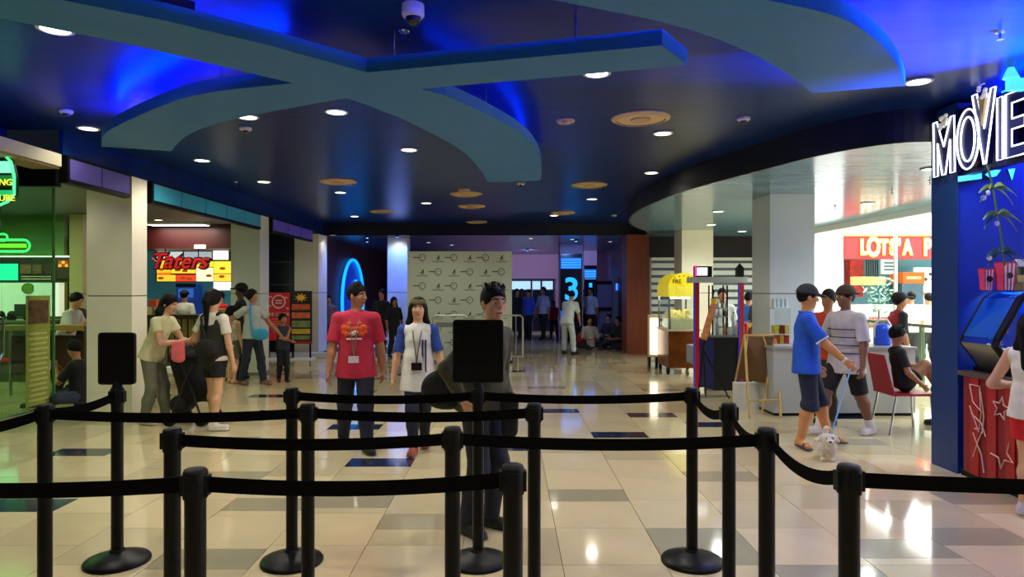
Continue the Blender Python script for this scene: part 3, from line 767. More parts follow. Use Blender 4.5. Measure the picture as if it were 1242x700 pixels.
def belt(t, x1, y1, sag=0.02):
    """webbing pulled out of the head of t across to another post"""
    x0, y0 = t.location.x, t.location.y; L = math.hypot(x1-x0, y1-y0); ux, uy = (x1-x0)/L, (y1-y0)/L; b = MB(); n = 14; vs = []; fs = []
    for i in range(n+1):
        s = 0.045+(L-0.09)*i/n; q = i/n; z = HS-0.052-sag*4*q*(1-q)
        for dz, dn in ((-0.025,-0.0012),(-0.025,0.0012),(0.025,0.0012),(0.025,-0.0012)):
            vs.append((ux*s-uy*dn, uy*s+ux*dn, z+dz))
    for i in range(n):
        for k in range(4): fs.append((i*4+k, i*4+(k+1)%4, i*4+4+(k+1)%4, i*4+4+k))
    fs += [(3,2,1,0), tuple(n*4+k for k in range(4))]
    b.add(vs, fs).build('belt', M_belt, t)
def tapes(t, *others, sag=0.02):
    for o in others: belt(t, o[0], o[1], sag)
XL = -2.33
pB1 = (-2.30,3.94); pB2 = (-1.276,3.94); pB3 = (-0.184,3.94); pB4 = (1.07,3.94)
p1 = (-2.33,3.37); p4_ = (-1.02,3.40); p7 = (0.125,3.40); p8 = (1.11,3.40)
p2_ = (-1.40,2.79); p5_ = (-0.238,2.81); p9 = (1.068,2.79)
p3_ = (-1.01,2.16); p6_ = (0.011,2.21); p10 = (1.117,2.21)
tB1 = stanchion('black stanchion carrying the smaller blank sign on the left', *pB1)
tB2 = stanchion('black stanchion with visible round base left of the middle', *pB2)
tB3 = stanchion('black stanchion carrying the larger blank sign in front of a man', *pB3)
tB4 = stanchion('black stanchion with visible round base on the right', *pB4)
t1 = stanchion('leftmost black stanchion near the green storefront', *p1)
t4 = stanchion('black stanchion just right of the left round base', *p4_)
t7 = stanchion('slim black stanchion right of the sign, standing alone', *p7)
t8 = stanchion('black stanchion right of the right round base', *p8)
t2 = stanchion('tall near stanchion second from the left in its row', *p2_)
t5 = stanchion('near stanchion in front of the larger blank sign', *p5_)
t9 = stanchion('near stanchion on the right with two sagging belts', *p9)
t3 = stanchion('nearest stanchion on the left, front row', *p3_)
t6 = stanchion('nearest stanchion in the middle, front row', *p6_)
t10 = stanchion('nearest stanchion on the right, front row', *p10)
tL = stanchion('stanchion out to the left of the front row', -2.3, 2.16)
tR = stanchion('stanchion out to the right of the front row', 2.9, 2.16)
tLm = stanchion('stanchion out to the left of the second row', -2.5, 2.75)
tapes(tB2, pB3); tapes(tB3, pB4); tapes(tB4, p8, sag=0.05); tapes(t8, p9, sag=0.05); tapes(t9, p10, sag=0.05)
tapes(t1, pB1, p4_); tapes(t4, p7); tapes(tLm, p1); tapes(t2, p5_); tapes(t5, p9); tapes(tL, p3_); tapes(t3, p6_); tapes(t10, (2.9,2.16))
def sign(label, t, w, hgt, z0):
    x, y, _ = t.location
    o = thing('sign_holder', label, 'sign', (x, y, HS), group=None)
    MB().cone((0,0,0), (0,0,0.03), 0.03, 0.022, 14).build('clamp', M_black, o)
    r = 0.018; P = []
    for cx, cz, a0 in ((w/2-r,z0+r,-90),(w/2-r,z0+hgt-r,0),(-w/2+r,z0+hgt-r,90),(-w/2+r,z0+r,180)):
        for i in range(6): a = math.radians(a0+18*i); P.append((cx+r*math.cos(a), cz+r*math.sin(a)))
    M = Matrix(((1,0,0,0),(0,0,-1,0),(0,1,0,0),(0,0,0,1)))
    MB().prismM(P, -0.012, 0.012, M).build('frame', M_black, o)
    MB().box(-w/2+0.014, w/2-0.014, -0.0145, -0.011, z0+0.014, z0+hgt-0.014).build('insert', mat('dark_insert', (13,13,12), 0.25), o)
sign('small blank black sign held on the left stanchion', tB1, 0.213, 0.305, 0.018)
sign('large blank black sign hiding the man behind it', tB3, 0.295, 0.368, 0.03)

# ================================================================ SNACK KIOSK WITH THE NEON SIGN
KX = 3.88
M_kblue = mat('kiosk_blue_paint', (16,52,150), 0.4, var=0.05)
M_kblue2 = mat('kiosk_edge_blue', (18,54,110), 0.45)
t = thing('kiosk_partition', 'tall blue end wall of the snack kiosk under the neon letters', 'partition', (4.9, 6.0, 0), world=True)
MB().box(KX+0.012, 6.6, 5.84, 6.18, 0, ZL+0.27).build('wall_panel', M_kblue, t)
MB().box(KX, KX+0.012, 5.82, 6.18, 0.0, ZL+0.27).build('edge_panel', M_kblue2, t)
MB().box(KX-0.01, KX+0.3, 5.80, 5.84, 2.60, 3.16).build('fascia_return', mat('kiosk_dark_blue', (6,14,60), 0.4), t)
t = thing('kiosk_fascia', 'dark blue fascia board carrying the white neon letters', 'fascia', (KX+0.1, 4.4, 2.5), world=True)
MB().box(KX+0.03, KX+0.12, 2.6, 5.80, 2.585, 3.16).build('board', MATS['kiosk_dark_blue'], t)
t = thing('kiosk_counter', 'red ribbed snack counter with white star outlines', 'counter', (KX+0.35, 4.6, 0), world=True)
ctop = gz(449, 5.8)
MB().box(KX+0.05, KX+0.7, 3.0, 5.80, 0, ctop-0.04).build('body', mat('dark_counter', (26,20,24), 0.5), t)
MB().box(KX-0.005, KX+0.75, 2.98, 5.815, ctop-0.04, ctop).build('top', mat('brown_counter_top', (92,74,60), 0.35), t)
M_redr = mat('red_ribbed_panel', (170,28,30), 0.5); M_redr2 = mat('dark_red_ribbed_panel', (132,20,26), 0.5)
i = 0; y = 5.76
while y > 3.02:
    o = MB().box(KX+0.012-(0.012 if i % 2 else 0), KX+0.05, y-0.098, y, 0.05, ctop-0.042).build('rib_board', M_redr if i % 2 else M_redr2, t); y -= 0.1; i += 1
MB().box(KX+0.02, KX+0.05, 3.0, 5.8, 0, 0.05).build('kick_board', M_black, t)
M_chalk = mat('white_chalk_paint', (226,190,160), 0.7)
def star(cy, cz, r, rot, name='star_outline', skip=0):
    pts = []
    for i in range(10-skip):
        a = math.radians(90+rot+36*i); q = r if i % 2 == 0 else r*0.45
        pts.append((KX-0.005, cy+q*math.cos(a), cz+q*math.sin(a)))
    MB().tube(pts, 0.006, 6, closed=(skip == 0)).build(name, M_chalk, t)
star(5.30, 0.66, 0.095, 10); star(5.29, 0.31, 0.125, 40, skip=3); star(5.06, 0.52, 0.125, -18)
def figure_line(pts, r=0.005): MB().tube([(KX-0.005, y, z) for y, z in pts], r, 6).build('painted_line', M_chalk, t)
figure_line([(5.66,0.80),(5.54,0.80),(5.53,0.60),(5.62,0.66),(5.66,0.80)]); figure_line([(5.66,0.62),(5.55,0.42),(5.52,0.60)]); figure_line([(5.60,0.44),(5.50,0.46),(5.56,0.34),(5.62,0.20)])
figure_line([(5.62,0.40),(5.52,0.24),(5.49,0.10)]); figure_line([(5.64,0.56),(5.52,0.50),(5.47,0.40)]); figure_line([(5.53,0.76),(5.49,0.56),(5.51,0.42)])
# neon letters
sgn = thing('neon_sign', 'large white neon outlined letters on the snack kiosk', 'sign', (KX, 5.5, 2.6), world=True)
M_neon = emis('white_neon', (236,240,255), 2.6); M_face = mat('letter_face', (10,18,70), 0.35)
MK = Matrix(((0,0,-1,KX),(-1,0,0,0),(0,1,0,0),(0,0,0,1)))      # u = -Y, v = Z, normal = -X
def letter(name, outlines, face=True):
    """outlines: closed loops [(D, Z)...]"""
    if face:
        lp = [(-d, z) for d, z in outlines[0]]
        par = MB().prismM(lp, 0.0, 0.045, MK).build('letter', M_face, sgn)
    for lp in outlines:
        MB().tube([(KX-0.052, d, z) for d, z in lp], 0.0072, 6, closed=True).build('neon_outline', M_neon, par)
    return par
zb, zt = 2.61, 3.10
letter('m', [[(6.06,zb),(6.07,zt),(6.02,zt),(5.925,2.86),(5.83,zt),(5.785,zt),(5.775,zb),(5.835,zb),(5.84,2.90),(5.90,zb),(5.945,zb),(6.01,2.90),(6.00,zb)]])
def oval(cd, cz, rd, rz, n=28): return [(cd+rd*math.cos(2*math.pi*i/n), cz+rz*math.sin(2*math.pi*i/n)) for i in range(n)]
letter('o', [oval(5.615,2.855,0.135,0.25), oval(5.615,2.855,0.085,0.185)])
letter('v', [[(5.56,3.20),(5.505,3.20),(5.42,2.90),(5.345,3.20),(5.29,3.20),(5.40,2.61),(5.425,2.61)]])
letter('i', [[(5.275,zb),(5.275,zt),(5.215,zt),(5.215,zb)]])
letter('e', [[(5.185,zb),(5.185,zt),(4.97,zt),(4.97,3.02),(5.12,3.02),(5.12,2.90),(4.99,2.90),(4.99,2.82),(5.12,2.82),(5.12,2.69),(4.97,2.69),(4.97,zb)]])
# popcorn heaped on the letters and the cone in the V
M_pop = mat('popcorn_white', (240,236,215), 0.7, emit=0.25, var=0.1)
b = MB(); rr = random.Random(4)
for i in range(22): b.ball((KX-0.06+rr.uniform(-0.01,0.01), 5.925+rr.uniform(-0.055,0.055), 3.07+rr.uniform(-0.05,0.06)), 0.018, 7, 5)
o = b.build('popcorn_heap', M_pop, sgn); o['kind'] = 'stuff'
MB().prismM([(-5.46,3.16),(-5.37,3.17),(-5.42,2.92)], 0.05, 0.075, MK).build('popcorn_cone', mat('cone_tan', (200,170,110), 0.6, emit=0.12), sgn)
b = MB()
for i in range(20): b.ball((KX-0.068+rr.uniform(-0.008,0.008), 5.415+rr.uniform(-0.045,0.045), 3.2+rr.uniform(-0.06,0.10)), 0.017, 7, 5)
o = b.build('popcorn_heap', M_pop, sgn); o['kind'] = 'stuff'
# cyan lit plates under and above the letters, on the end wall
M_cyan = emis('cyan_lit_plate', (70,190,255), 1.6)
def plate(label, pts, D=5.79):
    P = [(gx(x,D), gz(y,D)) for x, y in pts]; M = Matrix(((1,0,0,0),(0,0,-1,D),(0,1,0,0),(0,0,0,1)))
    c = P[0]; t = thing('lit_plate', label, 'light', (c[0], D, c[1]), world=True)
    MB().prismM(P, -0.015, 0.0, M).build('back_plate', M_face, t); MB().prismM([(p[0]*0.94+sum(q[0] for q in P)/len(P)*0.06, p[1]*0.94+sum(q[1] for q in P)/len(P)*0.06) for p in P], 0.0, 0.008, M).build('lit_face', M_cyan, t)
plate('cyan lit bar under the neon letters O', [(1161,214),(1191,210),(1191,217),(1161,221)])
plate('cyan lit leaf shape under the neon letter V', [(1194,212),(1202,206),(1214,206),(1208,214),(1200,216)])
plate('pale cyan triangle under the neon letter E', [(1222,205),(1231,204),(1227,219)])
t = thing('blue_spotlight', 'cyan glowing lamp above the neon sign at the right edge', 'lamp', (gx(1222,5.0), 5.0, 3.1), world=True)
c = at(1226,95,5.0)
MB().cone(c+Vector((0,0,0.0)), c+Vector((0.0,0,0.10)), 0.055, 0.012, 16).build('lamp_cone', M_cyan, t); MB().cone(c+Vector((0,0,0.10)), Vector((c.x,c.y,ZM)), 0.008, 0.008, 8).build('rod', M_chrome, t); MB().box(c.x-0.02, c.x+0.16, c.y-0.03, c.y+0.03, c.z-0.09, c.z-0.005).build('lamp_bracket', M_cyan, t)
# blue lamps of the kiosk: strip behind the fascia shining on the end wall, cove on the ceiling
t = thing('light_strip', 'blue light strip hidden behind the kiosk fascia', 'lamp', (4.6, 5.2, 2.9), world=True)
MB().box(4.1, 5.6, 5.30, 5.33, 2.86, 2.89).build('tube', emis('kiosk_blue_tube', (10,60,255), 90), t)
MB().box(4.08, 5.62, 5.29, 5.34, 2.89, 2.92).build('housing', M_black, t); MB().cone((4.3,5.315,2.92),(4.3,5.315,ZM),0.006,0.006,6).build('rod', M_chrome, t); MB().cone((5.4,5.315,2.92),(5.4,5.315,ZM),0.006,0.006,6).build('rod', M_chrome, t)
t = thing('light_strip', 'blue cove strip on top of the kiosk fascia', 'lamp', (KX+0.3, 4.4, 3.16), world=True)
MB().box(KX+0.05, KX+0.09, 3.2, 5.4, 3.16, 3.18).build('tube', emis('kiosk_cove_tube', (0,40,255), 110), t)
for ly, lb in ((4.35,'farther'),(3.3,'nearer')):  # unseen lamps added to turn the ceiling above the kiosk blue
    t = thing('wash_lamp', lb+' blue wash lamp added under the kiosk fascia to tint the ceiling', 'lamp', (KX-0.06, ly, 2.46), world=True)
    MB().box(KX-0.10, KX+0.05, ly-0.03, ly+0.03, 2.44, 2.585).build('bracket', M_black, t); MB().cone((KX-0.07,ly,2.50), (KX-0.12,ly,2.56), 0.035, 0.05, 14).build('can', M_black, t)
    d = bpy.data.lights.new('wash_light', 'SPOT'); d.energy = 1900; d.color = (0.0,0.10,1.0); d.spot_size = math.radians(78); d.spot_blend = 0.5; d.shadow_soft_size = 0.05
    o = bpy.data.objects.new('wash_light', d); COL.objects.link(o); o.parent = t; o.location = (-0.09, 0, 0.13); o.rotation_euler = (Vector((3.15,ly+0.1,3.25))-Vector((KX-0.15,ly,2.59))).to_track_quat('-Z','Y').to_euler()
# popcorn warmer
wx0, wx1, wy0, wy1 = KX-0.01, KX+0.50, 5.34, 5.78
wm = thing('popcorn_warmer', 'popcorn warmer case on the counter, blue reflection coloured into its tilted glass', 'popcorn machine', (KX+0.3, 5.35, ctop), world=True)
prof = [(wx0+0.16,ctop+0.03),(wx0,ctop+0.25),(wx0+0.02,ctop+0.30),(wx0+0.20,ctop+0.62),(wx0+0.30,ctop+0.68),(wx1,ctop+0.68),(wx1,ctop+0.03)]
Mxz = Matrix(((1,0,0,0),(0,0,-1,0),(0,1,0,0),(0,0,0,1)))
MB().box(wx0+0.12, wx1, wy0, wy1, ctop, ctop+0.035).build('base', M_black, wm)
for yy in (wy0, wy1-0.03):
    fr = [prof[i] for i in range(len(prof))]
    b = MB().tube([(x, yy+0.015, z) for x, z in fr], 0.03 if yy == wy0 else 0.012, 8, closed=True); b.build('side_frame', M_black, wm)
def quadplate(p, q, th, m, name):
    (x0,z0),(x1,z1) = p, q; d = Vector((x1-x0, z1-z0)).normalized(); nx, nz = -d.y*th, d.x*th
    MB().add([(x0,wy0+0.03,z0),(x1,wy0+0.03,z1),(x1,wy1-0.03,z1),(x0,wy1-0.03,z0),(x0+nx,wy0+0.03,z0+nz),(x1+nx,wy0+0.03,z1+nz),(x1+nx,wy1-0.03,z1+nz),(x0+nx,wy1-0.03,z0+nz)],
             [(0,1,2,3),(7,6,5,4),(0,4,5,1),(1,5,6,2),(2,6,7,3),(3,7,4,0)]).build(name, m, wm)
quadplate(prof[0], prof[1], 0.008, mat('steel_tray', (150,146,130), 0.3, 0.8), 'front_tray'); quadplate(prof[2], prof[3], 0.006, mat('blue_reflection_glass', (40,120,235), 0.08, trans=0.55, coat=0.5), 'front_glass'); quadplate(prof[3], prof[4], 0.006, MATS['blue_reflection_glass'], 'top_glass')  # a blue reflection is put into the colour of the glass
MB().box(wx0+0.30, wx1, wy0+0.03, wy1-0.03, ctop+0.672, ctop+0.69).build('roof', M_black, wm); MB().box(wx1-0.02, wx1, wy0+0.02, wy1-0.02, ctop+0.03, ctop+0.68).build('back_panel', mat('warmer_blue_back', (20,70,190), 0.3), wm)
MB().box(wx0+0.30, wx0+0.5, wy0+0.1, wy1-0.1, ctop+0.655, ctop+0.668).build('lamp', emis('added_warmer_lamp', (120,190,255), 14), wm)  # lamp added inside so the case looks lit blue
b = MB(); rr = random.Random(9)
for i in range(90): b.ball((rr.uniform(wx0+0.14,wx1-0.05), rr.uniform(wy0+0.06,wy1-0.06), ctop+0.06+rr.uniform(0,0.16)), 0.022, 6, 4)
o = b.build('popcorn', M_pop, wm); o['kind'] = 'stuff'
MB().box(wx0+0.14, wx0+0.145, wy0+0.07, wy0+0.17, ctop+0.34, ctop+0.50).build('yellow_notice', mat('yellow_card', (230,190,40), 0.6), wm)
MB().ball((wx0+0.03, wy0-0.005, ctop+0.27), 0.018, 10, 7).build('hinge_knob', M_chrome, wm)
# striped popcorn boxes and goods on top of the warmer
M_pst = mat('pink_stripe', (214,60,100), 0.6); M_wst = mat('paper_white', (240,232,228), 0.6)
def popbox(label, x, y, z, h=0.2, w=0.1):
    t = thing('popcorn_box', label, 'popcorn box', (x, y, z), group='striped popcorn boxes')
    n = 7
    for i in range(n):
        f = lambda q, ww: -ww/2+ww*q/n
        MB().add([(f(i,w*0.75),-w*0.3,0),(f(i+1,w*0.75),-w*0.3,0),(f(i+1,w),-w*0.4,h),(f(i,w),-w*0.4,h),(f(i,w*0.75),w*0.3,0),(f(i+1,w*0.75),w*0.3,0),(f(i+1,w),w*0.4,h),(f(i,w),w*0.4,h)],
                 [(0,1,2,3),(7,6,5,4),(0,4,5,1),(1,5,6,2),(2,6,7,3),(3,7,4,0)]).build('stripe', M_pst if i % 2 == 0 else M_wst, t)
    MB().lathe([(0.026,0),(0.026,0.002),(0.02,0.002)], n=14).build('oval_badge', mat('badge_dark', (40,20,50), 0.6), t).matrix_local = Matrix.Translation((0,-w*0.41,h*0.55)) @ Matrix.Rotation(math.pi/2,4,'X')
    MB().box(-w/2, w/2, -w*0.4, w*0.4, h, h+0.012).build('rim', mat('red_rim', (200,30,50), 0.6), t)
popbox('left striped popcorn box on the warmer', 3.975, 5.60, ctop+0.69, 0.17, 0.09); popbox('taller striped popcorn box on the warmer', 4.09, 5.54, ctop+0.69, 0.22, 0.12)
t = thing('snack_stack', 'heap of wrapped yellow and white snack packs at the right edge', 'snacks', (4.18, 5.55, ctop+0.69), world=False)
rr = random.Random(2)
for i in range(12):
    c = rr.choice(((220,200,90),(230,230,220),(150,160,120),(200,210,230)))
    b = MB().box(-0.035,0.035,-0.02,0.02,0,0.06); a = rr.uniform(-0.6,0.6); ox, oy, oz = 0.02+0.075*(i%3), rr.uniform(-0.02,0.02), 0.065*(i//3)
    b.v = [(v[0]*math.cos(a)-v[1]*math.sin(a)+ox, v[0]*math.sin(a)+v[1]*math.cos(a)+oy, v[2]+oz) for v in b.v]; b.build('snack_pack', mat('pack_%d_%d_%d' % c, c, 0.5), t)
# climbing vine decoration
vn = thing('vine_decoration', 'artificial vine with white berries climbing in front of the blue wall', 'plant', tuple(at(1222,322,5.3)), world=True)
vp = [at(x, y, 5.35) for x, y in ((1197,200),(1203,222),(1208,250),(1214,285),(1219,322))]
MB().tube(curve_pts(vp, 5), 0.008, 6).build('stem', mat('vine_green', (70,110,40), 0.6), vn)
M_leaf = mat('vine_leaf', (120,150,50), 0.6); M_leaf2 = mat('dark_vine_leaf', (40,80,60), 0.6)
def leaf(p0, ang, L, m, droop):
    P = []; 
    for i in range(6):
        q = i/5; P.append(Vector((p0.x+math.cos(ang)*L*q, p0.y-0.04*q, p0.z+math.sin(ang)*L*q-droop*q*q)))
    vs = []; fs = []
    for i, p in enumerate(P):
        w = 0.016*math.sin(math.pi*min(0.95, i/5*0.9+0.08)); vs += [(p.x, p.y, p.z+w), (p.x, p.y-0.012, p.z-w)]
    for i in range(5): fs.append((i*2, i*2+1, i*2+3, i*2+2))
    o = MB().add(vs, fs).build('leaf', m, vn); sm_ = o.modifiers.new('thickness', 'SOLIDIFY'); sm_.thickness = 0.003
for c, m in (((1205,228),M_leaf),((1210,260),M_leaf),((1214,306),M_leaf2)):
    p = at(*c, 5.34)
    for a, L in ((20,0.16),(150,0.17),(60,0.14),(120,0.13),(175,0.14),(-5,0.12)): leaf(p, math.radians(a), L, m if a != 175 else M_leaf2, 0.13)
for c in ((1198,234),(1193,240),(1209,271),(1200,313)): MB().ball(at(*c,5.31), 0.018, 10, 7, (1,1,1.2)).build('berry', mat('berry_white', (225,225,240), 0.4), vn)

# ================================================================ LEFT: GREEN GLASS STOREFRONT
sf = thing('glass_storefront', 'green tinted glass storefront with chrome door handles', 'storefront', (-6.05, 6, 0), world=True)
M_gg = glass('green_glass', (90,200,120), 0.35)
ys = [1.2, 3.0, 4.8, 6.2, 7.0, 8.0, 8.9]
for a, c in zip(ys[:-1], ys[1:]): MB().box(-6.05, -6.04, a+0.004, c-0.004, 0.06, 2.95).build('pane', M_gg, sf)
MB().box(-6.07, -6.02, 1.2, 8.92, 0, 0.06).build('floor_rail', M_chrome, sf); MB().box(-6.07, -6.02, 1.2, 8.92, 2.95, 2.99).build('head_rail', M_black, sf)
MB().box(-6.06, -6.03, 8.9, 8.92, 0.0, 2.95).build('end_post', mat('green_edge', (90,130,80), 0.3), sf)
for yy in (7.55, 7.72, 7.90):
    MB().tube([(-6.0,yy,1.28),(-5.95,yy,1.26),(-5.95,yy,0.85),(-5.97,yy-0.06,0.74),(-6.03,yy-0.08,0.70)], 0.014, 8).build('door_handle', M_chrome, sf)
MB().box(-6.035, -6.03, 8.38, 8.82, 0.12, 1.52).build('frosted_strip', mat('yellow_green_film', (150,160,70), 0.5, var=0.2, vscale=9, stretch=(1,1,6)), sf)
for i in range(14): MB().box(-6.031, -6.026, 8.42+0.02*(i%3), 8.78-0.03*(i%2), 0.18+0.065*i, 0.205+0.065*i).build('film_line', mat('pale_film_line', (196,200,120), 0.5), sf)
MB().box(-6.031, -6.025, 8.42, 8.78, 1.16, 1.46).build('film_picture', mat('brown_film_picture', (96,72,40), 0.5, var=0.5, vscale=14), sf)
# inside the green shop
M_shopg = mat('green_shop_wall', (92,130,60), 0.6)
struct(MB().box(-12.8, -8.35, 12.6, 12.7, 0, 2.99).build('wall_shop', M_shopg))
mb = thing('menu_board', 'green menu board with a glowing turquoise screen in the left shop', 'menu board', (-9.0, 12.4, 2.1), world=True)
MB().box(-10.5, gx(86,12.5), 12.5, 12.58, gz(342,12.5), gz(312,12.5)).build('frame', mat('black_board', (14,22,14), 0.5), mb)
MB().box(gx(-6,12.5), gx(22,12.5), 12.49, 12.5, gz(340,12.5), gz(320,12.5)).build('screen', emis('turquoise_screen', (20,230,180), 1.3), mb)
for x0, x1, c in ((25,38,(110,84,50)),(40,51,(96,70,40)),(53,66,(60,36,22))): MB().box(gx(x0,12.5), gx(x1,12.5), 12.485, 12.5, gz(332,12.5), gz(321,12.5)).build('food_picture', mat('food_%d' % c[0], c, 0.5, emit=0.5, var=0.5, vscale=20), mb)
for yy in (335, 338): MB().box(gx(26,12.5), gx(62,12.5), 12.49, 12.5, gz(yy+1,12.5), gz(yy,12.5)).build('menu_line', mat('menu_text_line', (190,190,150), 0.5, emit=0.5), mb)
MB().box(-10.5, gx(86,12.5), 12.44, 12.52, gz(312,12.5), gz(310.5,12.5)).build('light_rail', emis('shop_rail_light', (220,255,220), 2.0), mb)
MB().box(gx(70,12.5), gx(84,12.5), 12.48, 12.5, gz(338,12.5), gz(314,12.5)).build('side_board', mat('checker_side', (60,50,20), 0.5), mb)
for i in range(6): MB().box(gx(72+4*(i%3),12.5), gx(75.5+4*(i%3),12.5), 12.47, 12.48, gz(320+4*(i//3),12.5), gz(316.5+4*(i//3),12.5)).build('colour_square', mat(('red_sq','yellow_sq')[i%2], ((190,50,20),(230,190,40))[i%2], 0.5, emit=0.6), mb)
sc_ = thing('shop_counter', 'red trimmed counter inside the green shop', 'counter', (-9.3, 11.8, 0), world=True)
MB().box(-12, gx(48,11.6), 11.6, 12.2, 0, 1.02).build('body', mat('olive_counter', (70,72,40), 0.5), sc_); MB().box(-12, gx(48,11.6), 11.56, 12.24, 1.02, 1.06).build('top', mat('grey_top', (120,120,90), 0.4), sc_)
for z in (0.9, 0.35): MB().box(-12, gx(48,11.58), 11.57, 11.6, z, z+0.07).build('red_band', mat('red_band', (190,36,24), 0.5, emit=0.15), sc_)
MB().box(-12, gx(72,12.45), 12.44, 12.59, 1.1, gz(343,12.45)).build('back_panel', mat('white_lit_back', (225,240,220), 0.5, emit=0.55), sc_)
for px in (1,14): t = MB().lathe([(0.07,0),(0.075,0.05),(0.06,0.12),(0.03,0.16)], (gx(px,11.8),11.8,1.06), 14).build('dark_jar', M_black); tag(t, 'dark round jar on the green shop counter, '+('left' if px == 1 else 'right')+' one', 'jar')
t = thing('till_screen', 'dark till screen on the green shop counter', 'till', (gx(32,11.8), 11.8, 1.06)); MB().box(-0.03,0.03,-0.03,0.03,0,0.06).build('foot', M_black, t); MB().box(-0.2,0.2,-0.02,0.02,0.06,0.28).build('screen', mat('till_dark', (40,60,46), 0.3), t)
t = thing('wall_clock', 'round green emblem on the pale back panel', 'sign', tuple(at(34,350,12.4)), world=True); MB().cone(at(34,350,12.43), at(34,350,12.39), 0.1, 0.1, 20).build('disc', mat('green_disc', (60,120,30), 0.5, emit=0.3), t); MB().cone(at(34,350,12.39), at(34,350,12.38), 0.08, 0.08, 20).build('emblem', mat('green_emblem', (110,150,50), 0.5, emit=0.3), t)
# neon signs of the green shop
ns = thing('neon_sign', 'green neon pill sign hanging in the left shop window', 'sign', tuple(at(15,298,8.6)), world=True)
D = 8.9
def pill(x0, x1, y0, y1, n=8):
    cx0, cx1, cz, r = gx(x0,D), gx(x1,D), gz((y0+y1)/2,D), abs(gz(y0,D)-gz(y1,D))/2; P = []
    for i in range(n+1): a = math.radians(-90+180*i/n); P.append((cx1-r+r*math.cos(a), D, cz+r*math.sin(a)))
    for i in range(n+1): a = math.radians(90+180*i/n); P.append((cx0+r+r*math.cos(a), D, cz+r*math.sin(a)))
    return P
M_gn = emis('green_neon', (60,255,120), 3.0)
MB().tube(pill(-30,36,291,305), 0.014, 6, True).build('neon_outline', M_gn, ns); MB().box(gx(-26,D), gx(31,D), D+0.01, D+0.02, gz(300.5,D), gz(295.5,D)).build('lit_bar', emis('lime_bar', (150,240,60), 1.2), ns)
MB().tube(pill(-14,9,284,292), 0.012, 6, True).build('neon_outline', M_gn, ns); MB().cone((gx(0,D),D,gz(284,D)), (gx(0,D),D,2.99), 0.006, 0.006, 6).build('hanger', M_chrome, ns)
D2 = 6.3
sh_ = thing('shield_sign', 'glowing green shield sign at the left edge under the beam', 'sign', tuple(at(0,250,D2)), world=True)
P = [(gx(x,D2), gz(y,D2)) for x, y in ((-34,195),(-24,188),(-8,185),(6,188),(14,196),(18,214),(18,236),(10,245),(-2,250),(-24,250),(-36,240))]
Mf = Matrix(((1,0,0,0),(0,0,-1,D2),(0,1,0,0),(0,0,0,1)))
MB().prismM(P, -0.05, 0.0, Mf).build('back', mat('shield_dark', (10,40,24), 0.4), sh_)
MB().tube([(x,D2-0.01,z) for x,z in P], 0.012, 6, True).build('rim', M_gn, sh_)
for y0, y1, c in ((196,210,(150,255,220)),(213,221,(30,120,60)),(231,238,(40,190,110))): MB().box(gx(-26,D2), gx(15,D2), D2-0.02, D2-0.01, gz(y1,D2), gz(y0,D2)).build('lit_band', mat('lit_%d_%d_%d' % c, c, 0.5, emit=0.9), sh_)
M_yl = emis('yellow_lit_letters', (210,220,60), 1.4)
text('lettering', 'ING', 0.085, M_yl, sh_, (gx(8,D2), D2-0.03, gz(222,D2)), shear=0.1); text('lettering', 'TURE', 0.085, M_yl, sh_, (gx(8,D2), D2-0.03, gz(241,D2)))
MB().cone((gx(-8,D2),D2+0.02,gz(186,D2)), (gx(-8,D2),D2+0.02,2.99), 0.012, 0.012, 8).build('hanger', M_chrome, sh_)
# inner pillar, maroon board, diner counter behind the glass end
pillar('cream pillar inside the walkway left of the nearest pillar', gx(84,12.3), gx(100,12.3), 12.3, 12.6, 2.98, mat('sand_pillar', (190,180,130), 0.5), base=False)
t = thing('diner_counter', 'wooden topped counter where two diners lean', 'counter', (-6.5, 9.9, 0), world=True)
MB().box(-7.6, gx(106,9.9), 9.9, 10.25, gz(401,9.9), gz(395,9.9)).build('top', mat('oak_top', (150,116,60), 0.4), t); MB().box(gx(103,9.9), gx(108,9.9), 9.88, 10.27, 0, gz(395,9.9)).build('end_board', mat('brown_end', (84,52,28), 0.5), t)
for x in (-7.5,-7.0): MB().cone((x,10.1,0),(x,10.1,gz(401,9.9)),0.02,0.02,10).build('leg', M_chrome, t)
MB().box(-7.6, gx(103,9.9), 10.2, 10.25, 0.3, 0.9).build('back_board', mat('dark_red_board', (60,20,18), 0.5), t)
t = thing('lit_menu', 'orange lit food panel glimpsed left of the nearest pillar', 'light panel', tuple(at(102,390,12.8)), world=True); MB().box(gx(92,12.8), gx(112,12.8), 12.8, 12.9, gz(385,12.8), gz(306,12.8)).build('panel', mat('warm_panel', (240,200,90), 0.5, emit=0.9), t)
for i, (y0,y1) in enumerate(((358,364),(366,372),(374,380))): MB().box(gx(93,12.79), gx(110,12.79), 12.78, 12.8, gz(y1,12.8), gz(y0,12.8)).build('picture_strip', mat('orange_strip', (220,90,20), 0.5, emit=0.6), t)
MB().box(gx(92,12.8), gx(112,12.8), 12.76, 12.9, gz(306,12.8), gz(286,12.8)).build('header', mat('maroon_header', (110,14,18), 0.5), t)
MB().box(gx(92,12.8), gx(112,12.8), 12.8, 12.9, 0, gz(385,12.8)).build('lower_panel', mat('brown_low', (90,40,24), 0.5), t)

